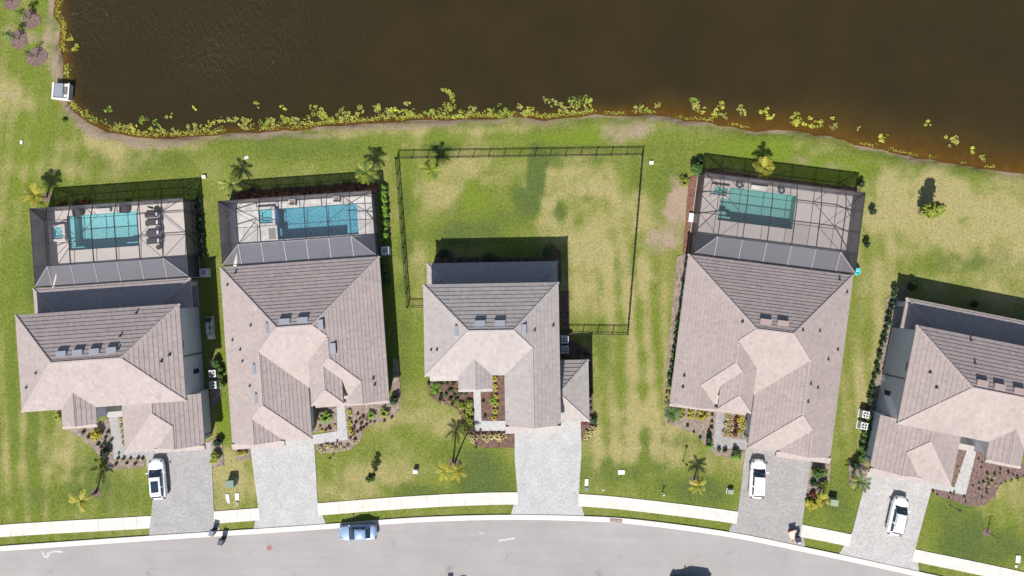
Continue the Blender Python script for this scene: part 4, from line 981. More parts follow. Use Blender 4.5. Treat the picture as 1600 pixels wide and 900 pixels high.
bowl(F4,-14.05,9.15,'left round stone fire bowl at the top edge of the green pool'); bowl(F4,-9.0,9.12,'right round stone fire bowl at the top edge of the green pool')

# ------------------------------------------------------------------ fence round the middle lawn
def fence_run(A, B, label):
    L_ = math.dist(A,B); n = max(1,round(L_/1.79)); ang = math.atan2(B[1]-A[1],B[0]-A[0]); r_ = thing('metal_fence', label, 'fence', (*A,0), ang)
    for i in range(n+1): MB().box(L_*i/n-.04,L_*i/n+.04,-.04,.04,0,1.22).build('post', M['fence'], r_)
    for z in (.18,1.0,1.14): MB().box(0,L_,-.02,.02,z-.02,z+.02).build('rail', M['fence'], r_)
    k = int(L_/.125); pk = MB()
    for i in range(k):
        x = (i+.5)*L_/k; pk.box(x-.009,x+.009,-.009,.009,.08,1.139)
    stuff(pk.build('pickets', M['fence'], r_)); return r_
NW, NE, SE, SW = G(617,245.3,1.15), G(1005.5,239.6,1.15), G(982,523,1.15), G(634.7,481,1.15); S2 = G(661,480.5,1.15); S3 = G(888,521.5,1.15)
fence_run(NW,NE,'long black picket fence along the lake side of the fenced lawn'); fence_run((NE[0],NE[1]-.07),(SE[0],SE[1]+.07),'black picket fence down the right side of the fenced lawn')
fence_run((NW[0],NW[1]-.07),(SW[0],SW[1]+.07),'black picket fence down the left side of the fenced lawn'); fence_run(SW,S2,'short black fence return joining the left side of the middle house'); fence_run(SE,S3,'short black fence return joining the middle house by its air conditioners')

# ------------------------------------------------------------------ plants
def rnd_dir(rg): 
    z = rg.uniform(-.25,1); a = rg.uniform(0,2*math.pi); q = math.sqrt(max(0,1-z*z)); return Vector((q*math.cos(a), q*math.sin(a), z))
def leaves(b, c, r_, n, size, rg, flat=.75, stretch=1.9):
    for _ in range(n):
        d = rnd_dir(rg); rr = r_*(.35+.7*rg.random()**.6); p = Vector(c)+Vector((d.x*rr, d.y*rr, d.z*rr*flat))
        nrm = (d*.7+Vector((rg.uniform(-.6,.6), rg.uniform(-.6,.6), rg.uniform(.0,1.0)))).normalized()
        t = nrm.cross(Vector((rg.uniform(-1,1),rg.uniform(-1,1),rg.uniform(-.4,.4)))).normalized(); u = nrm.cross(t); s_ = size*rg.uniform(.6,1.3)
        b.add([p-t*s_*stretch*.5, p+u*s_*.5, p+t*s_*stretch*.5-nrm*s_*.25, p-u*s_*.5], [(0,1,2,3)])
def bush_mesh(name, r_, h, n, size, mt, seed, lobes=4):
    rg = random.Random(seed); b = MB()
    for k in range(lobes):
        a = rg.uniform(0,6.28); q = r_*.5*rg.random(); leaves(b, (q*math.cos(a), q*math.sin(a), h*rg.uniform(.35,.6)), r_*rg.uniform(.5,.75), n//lobes, size, rg, flat=min(1.2,h/r_*.8))
    return b.mesh(name, M[mt])
def tuft_mesh(name, r_, h, n, wd, mt, seed):
    "strap leaved plant: blades arching out from one crown"
    rg = random.Random(seed); b = MB()
    for i in range(n):
        a = 6.283*i/n+rg.uniform(-.3,.3); q = r_*rg.uniform(.55,1.05); hh = h*rg.uniform(.6,1.1); c, s_ = math.cos(a), math.sin(a); nx, ny = -s_*wd/2, c*wd/2
        pts = [(0,0,.02,.6),(q*.4*c,q*.4*s_,hh*.85,1),(q*.8*c,q*.8*s_,hh*.8,.8),(q*c,q*s_,hh*.5,.05)]; vs = []
        for x,y,z,k in pts: vs += [(x-nx*k,y-ny*k,z),(x+nx*k,y+ny*k,z+.01)]
        b.add(vs, [(0,1,3,2),(2,3,5,4),(4,5,7,6)])
    return b.mesh(name, M[mt])
BM = {}
def bmesh_of(key, k):
    kk = (key, k%4)
    if kk in BM: return BM[kk]
    typ, mt, r_, h, n, size = key
    BM[kk] = tuft_mesh('plant', r_, h, n, size, mt, hash(key)%997+k) if typ == 'tuft' else bush_mesh('shrub', r_, h, n, size, mt, len(BM)+11)
    return BM[kk]
KEYS = {'dark':('bush','lf_dark',.30,.45,90,.11),'green':('bush','lf_green',.34,.5,100,.12),'bright':('bush','lf_bright',.45,.6,120,.15),'yellow':('tuft','lf_yellow',.42,.42,16,.14),
 'lime':('bush','lf_lime',.48,.55,130,.14),'limey':('tuft','lf_lime',.5,.5,18,.12),'straw':('tuft','lf_straw',.38,.32,16,.09),'red':('bush','lf_red',.36,.5,90,.13),'brown':('bush','lf_brown',.34,.4,80,.12),
 'yshrub':('bush','lf_yellow',.42,.5,120,.13),'fern':('tuft','lf_bright',.85,.6,30,.17),'hedge':('bush','lf_green',.55,.95,190,.16),'hedgeb':('bush','lf_bright',.6,1.0,190,.2),'hedged':('bush','lf_dark',.5,.9,170,.15),
 'big':('bush','lf_green',.95,1.5,420,.2),'bigd':('bush','lf_dark',.85,1.3,380,.18),'bigy':('bush','lf_lime',.85,1.1,380,.18)}
pk_ = [0]
def plants(kind, pts, label, group=None, name=None, cat='shrub', sc=(.8,1.15), z=.02):
    rg = random.Random(len(label)); key = KEYS[kind]; first = None
    for p in pts:
        pk_[0] += 1; x, y = G(p[0], p[1], .3); me = bmesh_of(key, pk_[0])
        o = link(name or ('garden_plant' if key[0] == 'tuft' else 'shrub'), me, None, (x,y,z), rg.uniform(0,6.28)); s_ = rg.uniform(*sc)*(p[2] if len(p) > 2 else 1); o.scale = (s_,s_,s_*rg.uniform(.85,1.15))
        tag(o, label, cat if key[0] != 'tuft' else ('plant' if cat == 'shrub' else cat), group if len(pts) > 1 else None)
    return
z_ = lambda pts, k, x0, y0: [(x0+p[0]/k, y0+p[1]/k, *p[2:]) for p in pts]
A = lambda pts: z_(pts, 6.4, 660, 570)
plants('dark', A([(65,185),(245,180),(310,190),(280,255),(240,295),(185,305),(95,300),(180,345),(325,305),(380,285),(440,285),(495,265),(280,345),(295,400),(430,260),(610,370,.7),(625,520,.8)]), 'small dark shrub set in the dark mulch bed of the middle house', 'small dark shrubs of the middle house bed')
plants('straw', A([(90,240),(260,265),(205,380),(265,370),(345,450),(370,505),(340,265),(375,265),(300,215)]), 'small straw coloured tuft in the dark mulch bed of the middle house', 'straw tufts of the middle house bed', sc=(.5,.8))
plants('lime', A([(345,370,.8),(385,390),(450,375),(480,400),(390,430),(460,440),(430,490),(490,490),(440,540),(480,560),(440,600),(490,620),(425,630),(455,640)]), 'yellow green shrub massed left of the white path to the middle house', 'yellow green shrubs left of the middle path')
plants('yellow', A([(720,140),(730,215),(735,320),(728,395),(728,465),(720,530),(732,255,.7)]), 'yellow strap leaved plant in a column right of the middle house path', 'column of yellow plants right of the middle path')
plants('fern', A([(700,360,.8)]), 'lime green fern among the column of yellow plants by the middle house')
plants('straw', A([(480,715,1.3),(540,720,1.3),(615,720,1.4),(690,720,1.3),(750,720,1.4),(820,710,1.5),(770,755),(645,760),(500,765)]), 'pale straw tuft in the row below the middle house path', 'pale tufts below the middle house path')
B4 = lambda pts: z_(pts, 4.5, 480, 500)
plants('yellow', B4([(290,640),(300,665),(290,705),(300,735),(295,770),(310,790)]), 'yellow plant edging the path of the courtyard house', 'yellow plants edging the courtyard house path', sc=(.7,.95))
plants('brown', B4([(350,660),(390,680),(340,720),(380,730),(330,760),(370,770),(420,700),(300,830),(330,840),(410,740),(365,700),(350,790),(320,810),(440,720),(470,720),(540,710),(590,690),(395,760)]), 'small brown shrub in the front bed of the courtyard house', 'small brown shrubs in the courtyard house front bed', sc=(.55,.85))
plants('fern', B4([(450,668)]), 'bright green fern left of the pale one in the front bed of the courtyard house'); plants('limey', B4([(540,655,1.7)]), 'pale yellow green fern below the front eave of the courtyard house'); plants('bigd', B4([(612,555,.7)]), 'dark shrub at the front right corner of the courtyard house')
plants('fern', [(510,652,1.1)], 'bright fern filling the small courtyard left of the courtyard house path'); plants('yellow', [(499,668),(502,673),(498,645),(522,665,.7),(497,657,.8)], 'yellow plant in the small courtyard around the bright fern', 'yellow plants in the small courtyard', sc=(.6,.8))
plants('red', [(512,668,.7),(516,671,.6),(508,672,.6)], 'reddish shrub below the bright fern in the small courtyard', 'reddish shrubs in the small courtyard')
plants('straw', z_([(400,235),(430,225),(460,230),(500,222),(540,225),(580,200),(415,250),(480,240),(520,240)],3.3333,380,630), 'pale tuft in the strip below the courtyard house path', 'pale tufts below the courtyard house path')
plants('yshrub', [(372,709),(382,707)], 'yellow green shrub left of the second driveway at the house corner', 'yellow shrubs left of the second driveway')
C5 = lambda pts: z_(pts, 5.625, 80, 560)
plants('yshrub', C5([(412,668,2.0)]), 'big round yellow green shrub in the front bed of the far left house'); plants('limey', C5([(50,515,1.2)]), 'lime grass clump against the left wall of the far left entry tower')
plants('dark', C5([(275,655),(320,690),(375,710),(405,755),(460,745),(495,650),(495,750),(525,720),(470,700),(430,780)]), 'small dark shrub in the front bed of the far left house', 'small dark shrubs of the far left front bed', sc=(.65,.95))
plants('bigd', C5([(462,830,.8)]), 'dark bush at the lower left corner of the far left path'); plants('bigy', [(159,725,.75)], 'lime green bush in front of the dark one by the far left path')
plants('straw', C5([(610,545),(612,600),(615,650),(620,700),(625,745)]), 'small tuft in the narrow bed right of the far left path', 'tufts in the narrow far left bed', sc=(.6,.9))
plants('dark', z_([(610,290),(640,290),(675,290),(715,290),(740,290),(600,320),(655,315),(700,320)],3.3325,0,630), 'small dark shrub in the strip left of the first driveway', 'small dark shrubs left of the first driveway', sc=(.6,.8))
plants('bigy', [(335,713,1.0)], 'rounded yellow green bush right of the first driveway by the garage corner'); plants('bigd', [(341,694,.8)], 'dark bush behind the rounded one right of the first driveway')
plants('hedge', z_([(840,60),(870,100),(880,150),(890,220),(830,30)],5.625,190,560), 'green shrub screening the far left air conditioners', 'green shrubs by the far left air conditioners')
D9 = lambda pts: z_(pts, 9, 1030, 620)
plants('yshrub', D9([(340,200),(330,280),(430,220),(470,200),(440,290),(560,210),(600,230),(540,290),(640,290),(700,220),(590,310)]), 'yellow green shrub under the front eave of the brown tiled house', 'yellow green shrubs under the brown house eave', sc=(.75,1.0))
plants('dark', D9([(750,260),(745,350),(735,440),(720,510),(400,410),(490,500),(700,480),(580,580)]), 'small dark shrub in the front mulch of the brown tiled house', 'small dark shrubs of the brown house bed', sc=(.5,.85))
plants('bigd', D9([(700,590,.7)]), 'dark bush left of the path corner at the brown tiled house'); plants('bright', D9([(690,690,1.2)]), 'bright green bush below the dark one left of the brown house path')
plants('straw', D9([(950,220),(1010,230),(960,290),(1010,300),(930,390),(1000,380),(960,440),(1010,450),(910,490),(980,500),(1020,360),(1000,540),(940,540)]), 'pale tuft in the courtyard bed of the brown tiled house', 'pale tufts in the brown house courtyard')
plants('red', D9([(1090,240),(1085,300),(1080,360),(1080,430),(1070,500),(1070,540)]), 'red shrub in a column in the courtyard of the brown tiled house', 'column of red shrubs in the brown house courtyard', sc=(.7,.95))
plants('yellow', D9([(1160,270),(1170,320),(1130,330),(1190,380),(1130,370),(1180,430),(1170,490),(1120,490)]), 'yellow plant in a column beside the garage wall of the brown tiled house', 'column of yellow plants by the brown house garage', sc=(.7,.95))
plants('dark', D9([(840,745),(930,750),(1110,750)]), 'small dark shrub in the strip below the brown house path', 'small dark shrubs below the brown house path'); plants('bigd', D9([(1065,755,.6)]), 'larger dark bush left of the fourth driveway top'); plants('bright', D9([(1055,845),(1115,830)]), 'bright green shrub at the left edge of the fourth driveway top', 'bright shrubs left of the fourth driveway')
plants('dark', z_([(510,435),(545,470),(535,515),(585,560),(650,570),(700,565),(770,555),(815,575),(590,615),(625,630),(600,655),(580,700),(550,640),(460,675),(515,650),(580,735),(540,775),(515,700),(145,755),(265,735),(395,815),(385,770),(110,720),(250,780),(700,530),(850,590)],5.625,1440,640), 'small dark shrub in the purple mulch bed of the far right house', 'small dark shrubs of the far right front bed', sc=(.4,.65))
plants('straw', z_([(630,640),(600,590),(560,650),(650,600),(590,680),(330,520),(340,560),(320,600)],5.625,1440,640), 'tiny pale tuft in the purple mulch of the far right house', 'tiny pale tufts of the far right bed', sc=(.4,.7))
lerp = lambda a, b, n, j=1.0: [(a[0]+(b[0]-a[0])*i/(n-1)+random.uniform(-j,j), a[1]+(b[1]-a[1])*i/(n-1)+random.uniform(-j,j)) for i in range(n)]
plants('hedged', lerp((309,312),(316,396),9), 'dark hedge shrub along the right wall of the far left pool cage', 'hedge shrubs right of the far left pool cage', sc=(.75,1.0))
plants('hedgeb', lerp((598,292),(603,368),8), 'bright green hedge shrub along the right wall of the second pool cage', 'hedge shrubs right of the second pool cage', sc=(.75,1.0))
plants('hedge', lerp((601,410),(606,440),4), 'low green shrub in the shade beside the second house wall', 'low shrubs in the shade of the second house')
plants('brown', lerp((372,303),(584,288),30,2.5)+lerp((376,307),(560,294),18,2), 'red brown shrub in the bed behind the second pool cage', 'red brown shrubs behind the second pool cage', sc=(.9,1.5))
plants('hedge', lerp((1077,405),(1046,600),19,1.5), 'green hedge shrub along the left wall of the brown tiled house', 'hedge shrubs left of the brown house', sc=(.7,1.0))
plants('yshrub', [(1046,606),(1044,614),(1047,598),(1044,622)], 'yellow shrub at the lower end of the hedge left of the brown house', 'yellow shrubs ending the brown house hedge')
plants('hedged', lerp((1398,452),(1356,640),20,1.5), 'dark hedge shrub along the left wall of the far right house', 'hedge shrubs left of the far right house', sc=(.65,.95)); plants('hedge', lerp((1357,650),(1347,715),8,1.5), 'green shrub between the far right air conditioners and the garage corner', 'green shrubs by the far right garage')
plants('bigd', [(692,396,.8)], 'dark round bush at the left rear corner of the middle house'); plants('big', [(766,401,.75)], 'green bush below the shade line at the middle of the rear porch'); plants('big', [(859,391,.85)], 'dark green bush at the right rear corner of the middle house')
plants('dark', lerp((705,405),(850,406),12,1), 'tiny shrub in the shaded bed behind the middle house', 'tiny shrubs behind the middle house', sc=(.6,.9))
plants('dark', lerp((905,550),(922,556),4,1)+lerp((922,570),(923,650),9,1), 'tiny dark shrub beside the small side garage of the middle house', 'tiny shrubs by the side garage', sc=(.6,.9))
plants('red', [(914,662,1.3)], 'dark red shrub at the right top of the middle driveway'); plants('bigd', [(929,657,.7)], 'dark green bush at the corner of the small side garage'); plants('straw', [(919,677,1.7),(926,671,1.7),(915,684,1.1)], 'pale green strap leaved plant below the small side garage', 'pale plants below the side garage')
plants('red', [(892,521,.9)], 'reddish shrub at the gate end of the fence by the middle house'); plants('big', [(1087,264,1.0)], 'round green bush at the upper left corner of the third pool cage'); plants('bigd', [(1094,252,.6)], 'small dark bush above the round green one by the third pool cage'); plants('limey', [(1069,286,1.5),(1066,279,1.2)], 'lime grass clump left of the third pool cage', 'lime grass clumps left of the third cage')
plants('bigd', [(1347,287,.75)], 'dark bush at the upper right corner of the third pool cage'); plants('hedged', [(1361,331,.9)], 'upper of two small dark shrubs right of the third pool cage'); plants('hedged', [(1353,381,.9)], 'lower of two small dark shrubs right of the third pool cage')
plants('big', [(1279,737,.95)], 'green leafy bush right of the fourth driveway below the brown eave'); plants('bigd', [(1272,757,.55)], 'dark bush between the leafy one and the red one right of the fourth driveway'); plants('red', [(1271,772,1.3)], 'dark red shrub right of the fourth driveway'); plants('bigy', [(1287,757,.75)], 'pale lime bush right of the dark one near the sage green cabinet'); plants('yshrub', [(1268,788,1.7)], 'yellow shrub below the red one right of the fourth driveway')
plants('bigd', [(1337,727,.8)], 'dark bush above the arching palm left of the far right driveway'); plants('bigd', [(1424,446,.8)], 'dark bush in the shade at the rear corner of the far right house'); plants('bigd', [(1522,474,.7)], 'dark bush in the shade behind the far right rear porch')
plants('straw', lerp((1556,760),(1600,748),6,2), 'pale tuft on the lower edge of the far right mulch bed', 'pale tufts edging the far right bed', sc=(.5,.8)); plants('yellow', lerp((52,345),(56,440),7,1), 'yellow plant along the left wall of the far left pool cage', 'yellow plants left of the far left cage', sc=(.5,.8))
plants('red', [(118,318),(128,316),(137,315),(90,322),(98,320)], 'reddish shrub behind the far left pool cage', 'reddish shrubs behind the far left cage')

# palms -----------------------------------------------------------
def frond_mesh(L_, wd, droop, mt, seed, lift=.35):
    rg = random.Random(seed); b = MB(); n = 13; P = []
    for i in range(n+1):
        t = i/n; P.append(Vector((L_*t*(1-.12*t), 0, L_*(lift*math.sin(min(1,t*1.3)*1.9)*.6-droop*t*t))))
    b.tube(P, [.03*(1-.8*i/n) for i in range(n+1)], 4, False)
    for i in range(1, n):
        p = P[i]; t = i/n; ll = wd*math.sin(math.pi*min(1,.12+t*.9))**.6*rg.uniform(.85,1.1)
        for s_ in (-1,1):
            tip = p+Vector((ll*.65, s_*ll, -ll*.32*rg.uniform(.6,1.4))); wv_ = L_/n*.40; b.add([p+Vector((-wv_,0,0)), p+Vector((wv_,0,0)), tip+Vector((wv_*.35,0,0)), tip-Vector((wv_*.35,0,0))], [(0,1,2,3)] if s_ > 0 else [(3,2,1,0)])
    return b.mesh('frond', M[mt])
def palm(px, py, h, label, mt='lf_lime', nf=13, L_=1.6, wd=.36, crown_px=True, trunk=.09, group='palms', mt2=None, name='palm_tree', trunks=None, ring='mulch_p', rot=None, fan=None):
    x, y = G(px, py, h if crown_px else 0); rg = random.Random(int(px*7+py)); r_ = thing(name, label, 'palm tree', (x,y,0), rg.uniform(0,6.28) if rot is None else rot, group)
    fm = [frond_mesh(L_, wd, .32, mt, k) for k in range(2)]+[frond_mesh(L_*.9, wd, .5, mt2 or mt, 5)]
    for (dx,dy,hh) in (trunks or [(0,0,h)]):
        MB().tube([(dx*.15,dy*.15,0),(dx*.5,dy*.5,hh*.5),(dx,dy,hh)], [trunk*1.5,trunk,trunk*.9], 8).build('trunk', M['bark'], r_)
        for i in range(nf):
            f_ = link('frond', fm[2 if i%3 == 2 else i%2], r_, (dx,dy,hh)); a = 6.283*i/nf*(1 if not fan else fan)+rg.uniform(-.2,.2); f_.rotation_euler = (0, -rg.uniform(-.15,.7)+(.25 if i%3 == 2 else 0), a)
    if ring: 
        rr = .55; structure(MB().sheet([(x+rr*math.cos(t)*(1+.12*math.sin(3*t+px)), y+rr*math.sin(t)*(1+.1*math.cos(2*t+py))) for t in np.linspace(0,6.283,18)[:-1]], .016).build('mulch_ring', M[ring]))
    return r_
palm(55,305,2.0,'yellow bushy palm at the upper left corner of the far left pool cage','lf_yellow',16,1.6,.42,mt2='lf_lime')
palm(359,288,2.1,'green palm at the upper left corner of the second pool cage','lf_lime',12,1.7,.32,mt2='lf_green')
palm(573,270,2.1,'green palm at the upper right corner of the second pool cage','lf_lime',14,1.7,.34,mt2='lf_green')
palm(674,266,2.5,'green palm inside the upper left corner of the fenced lawn','lf_lime',12,1.65,.36,mt2='lf_bright')
palm(1193,262,1.9,'bright yellow palm behind the third pool cage','lf_yellow',14,1.5,.42,mt2='lf_lime')
palm(704,738,4.3,'twin trunk yellow palm on the front lawn of the middle house','lf_yellow',9,1.55,.3,mt2='lf_lime',trunks=[(-.75,.1,3.9),(.85,.2,4.4)],rot=0.0)
palm(1090,759,1.9,'small yellow palm on the front lawn of the brown tiled house','lf_yellow',12,1.35,.28,mt2='lf_green')
palm(126,782,3.0,'leaning yellow palm on the front lawn of the far left house','lf_yellow',9,1.7,.34,mt2='lf_lime')
palm(1342,752,1.5,'arching green palm left of the far right driveway','lf_green',11,1.7,.3,mt2='lf_lime')
palm(1286,781,1.3,'yellow palm left of the sage green cabinet by the fourth driveway','lf_yellow',11,1.0,.32,ring=None)
palm(1051,646,.9,'green cycad at the left front corner of the brown tiled house','lf_green',14,1.35,.3,name='cycad',ring=None,group='cycads'); palm(681,608,.7,'green cycad in the dark mulch bed of the middle house','lf_bright',13,.95,.2,name='cycad',ring=None,group='cycads')

# broad leaved trees ------------------------------------------------
def tree(px, py, h, r_, label, mt, n=500, base=.8, lobes=9, size=.16, ring='mulch_p', rr=.5, group='young trees', slim=1.0):
    "px,py where the trunk meets the ground"
    x, y = G(px, py, 0); rg = random.Random(int(px+py*3)); t = thing('young_tree', label, 'tree', (x,y,0), 0, group); tr = MB(); cr = MB()
    tr.tube([(0,0,0),(.03,.02,h*.4),(.0,.05,h*.9)], [.07,.05,.015], 7)
    for k in range(lobes):
        z = base+(h-base)*(k+.5)/lobes; q = r_*(1.15-.5*abs(2*(z-base)/(h-base)-.85))*slim; a = k*2.4; e = (q*.6*math.cos(a), q*.6*math.sin(a), z)
        tr.tube([(.02,.02,z*.75),e], [.025,.008], 4, False); leaves(cr, e, q*.75, n//lobes, size, rg, .9)
    tr.build('trunk', M['bark'], t); cr.build('crown', M[mt], t)
    if ring: structure(MB().sheet([(x+rr*math.cos(a)*(1+.15*math.sin(2*a+px)), y+rr*math.sin(a)) for a in np.linspace(0,6.283,20)[:-1]], .017).build('mulch_ring', M[ring]))
tree(1441,331,3.9,.75,'slim lime green tree alone on the dry lawn at far right','lf_lime',1500,.5,18,.19)
tree(583,741,2.7,.42,'thin sapling on the lawn right of the second driveway','lf_green',420,.4,10,.13,ring=None)
tree(29.5,62,2.2,.5,'sparse sapling in the middle mulch ring by the lake at top left','lf_green',130,.8,6,.12,rr=1.15); tree(46.7,29.5,2.2,.6,'sapling in the upper mulch ring by the lake at top left','lf_bright',160,.8,6,.13,rr=1.2)
tree(57.5,89,2.0,.42,'bare sapling in the lowest mulch ring nearest the lake outfall','lf_dark',80,.8,6,.1,rr=1.2); tree(18.5,3,2.2,.5,'sapling in the mulch ring at the top left picture corner','lf_green',130,.8,6,.12,rr=1.0)
tree(1542,832,2.2,.4,'nearly bare sapling on the front lawn of the far right house','lf_brown',26,.9,6,.08)
plants('bigd', [(148,770,.35)], 'tiny dark shrub at the foot of the leaning yellow palm')
plants('bright', [(98,188,.9)], 'green shrub at the bend of the lake shore')

# water weed --------------------------------------------------------
def weed_mesh(pts, n, mt, seed):
    rg = random.Random(seed); b = MB()
    for _ in range(n):
        cx, cy, r_ = pts[rg.randrange(len(pts))]; a = rg.uniform(0,6.283); q = r_*math.sqrt(rg.random()); x, y = cx+q*math.cos(a), cy+q*math.sin(a)
        if mnoise.noise((x*2.6+seed, y*2.6, .3))+.6*mnoise.noise((x*6+seed, y*6, .9)) < -.22: continue
        z = rg.uniform(.01,.10)+.12*rg.random()**3; s_ = rg.uniform(.03,.10); t = rg.uniform(0,6.283); c, d = math.cos(t)*s_, math.sin(t)*s_; k = rg.uniform(.4,.7)
        b.add([(x-c,y-d,z),(x+d*k,y-c*k,z+.02),(x+c,y+d,z+rg.uniform(-.01,.05)),(x-d*k,y+c*k,z)], [(0,1,2,3)])
    return b.mesh('water_weed', M[mt])
rgw = random.Random(12)
def weed(px, py, r_, label, group, lobes=None, mt=None, n=None):
    x, y = G(px, py, WATER_Z); r_ = r_/PX; pts = lobes or [(rgw.uniform(-1,1)*r_*.9, rgw.uniform(-1,1)*r_*.75, r_*rgw.uniform(.18,.5)) for _ in range(7)]
    o = link('water_weed', weed_mesh(pts, int((n or 150*max(.3,r_)**1.3+20)*2.3), mt or rgw.choice(['lf_weed','lf_weed','lf_weed2','lf_weed2','lf_weed3']), rgw.randrange(999)), None, (x,y,WATER_Z)); tag(o, label, 'water plant', group)
lwl = 'yellow green floating weed clump along the lake edge left of the hook shaped clump'; lgl = 'weed clumps along the left lake edge'
for px,py,r_ in [(490.6,168,7),(499,180,11),(508,184,11),(535.6,175,10),(540,182,9),(562,173,8),(555,181,8),(589,167,9),(600,178,15),(612,174,11),(637,163,6),(642,175,9),(629,178,9),(671,178,9),(224,189,7),(246,193,8),(199,196,8),(252,204,8),(274,204,9),(330,193,8),(345,188,8),(364,184,8),(389,187,8),(377,192,8),(300,200,9),(318,198,7),(410,192,9),(425,190,7),(448,186,9),(462,189,7),(480,188,8),(184,197,7),(212,201,8),(233,204,7),(162,190,6),(146,184,7),(525,185,8)]: q_ = 'the far left pool cage' if px < 330 else ('the second pool cage' if px < 470 else 'the gap left of the fenced lawn' if px < 600 else 'the upper left fence corner'); weed(px,py,r_*rgw.uniform(.75,1.05),'yellow green weed clump on the lake edge above '+q_,'weed clumps above '+q_)
weed(699,170,15,'hook shaped yellow weed clump curling out from the lake edge',None,[(-.1,.0,.75),(.5,.3,.6),(-.7,-.4,.6),(.6,1.1,.4),(.55,1.6,.35),(.2,2.0,.3),(-.3,2.15,.28),(-.6,2.25,.2)],'lf_weed',330)
lwm = 'yellow green weed clump on the lake edge right of the hook shaped clump'; lgm = 'weed clumps along the middle lake edge'
for px,py,r_ in [(741,174,11),(774,171,13),(760,177,10),(814,172,12),(826,175,8),(855,156,6),(863,161,9),(879,169,9),(905,163,15),(918,160,8),(895,168,12),(1000,167,8),(1026,166,7),(990,173,5),(1012,171,5),(720,178,10),(790,177,9)]: weed(px,py,r_*rgw.uniform(.75,1.1),lwm,lgm)
lwr = 'yellow green floating weed clump near the lake edge above the third pool cage'; lgr = 'weed clumps above the third pool cage'
for px,py,r_ in [(1082,160,9),(1090,165,9),(1096,172,7),(1126,163,5),(1122,175,9),(1130,182,6),(1156,168,6),(1163,176,6),(1194,172,7),(1201,181,8),(1244,180,5),(1243,191,10),(1262,191,9),(1277,195,8),(1300,185,3),(1303,198,6)]: weed(px,py,r_,lwr,lgr)
for px,py,r_,lb in [(1343,201,3.5,'tiny weed tuft floating alone off the shore right of the third pool cage'),(1380,216,8,'small weed clump touching the shore right of the tiny lone tuft'),(1449,193,6,'bright weed scrap floating farthest out at right'),(1486,222,11,'largest floating weed clump at the right end of the lake'),(1516,235,6,'small weed clump right of the largest one near the right shore'),(1534,247,6,'thin weed patch against the shore at far right'),(404,165,6,'slanted weed strip floating alone off the left shore'),(443,168,5,'small weed scrap floating right of the slanted strip'),(305,169,4,'tiny weed scrap floating in open water at left'),(265,180,5,'small weed scrap floating off the left shore below the tiny one'),(168,170,6,'weed tuft floating off the bend of the left shore'),(110,59,6,'upper weed tuft beside the left bank above the outfall'),(117,75,6,'larger weed tuft beside the left bank above the outfall'),(104,112,6,'weed tuft beside the bank just above the outfall')]: weed(px,py,r_,lb,'stray weed clumps')
# the thin fringe of weed at the waterline: nobody could count it
fr = MB(); rgf = random.Random(4)
for (x, y) in resample(shore, .16):
    ppx = 800+x*PX; d_ = (.85 if ppx < 480 else (.7 if ppx < 930 else .25))*(.35+1.3*abs(mnoise.noise((x*.9,y*.9,2.5)))); ppy = 450-y*PX
    if ppy < -20 or ppx > 1610 or mnoise.noise((x*.45,y*.45,5)) < (-.3 if ppx < 930 else .02): continue
    for _ in range(7 if ppx < 930 else 3):
        q = rgf.random()*d_*1.1; nx_, ny_ = (0.9,.3) if ppx < 110 else (.1,1); px_, py_ = x+nx_*q+rgf.uniform(-.3,.3), y+ny_*q+rgf.uniform(-.15,.15); s_ = rgf.uniform(.035,.10); t_ = rgf.uniform(0,6.28); c, d = math.cos(t_)*s_, math.sin(t_)*s_; z = WATER_Z+rgf.uniform(.0,.09)
        fr.add([(px_-c,py_-d,z),(px_+d*.6,py_-c*.6,z+.02),(px_+c,py_+d,z+.03),(px_-d*.6,py_+c*.6,z)], [(0,1,2,3)])
stuff(fr.build('shore_weed', M['lf_weed']))

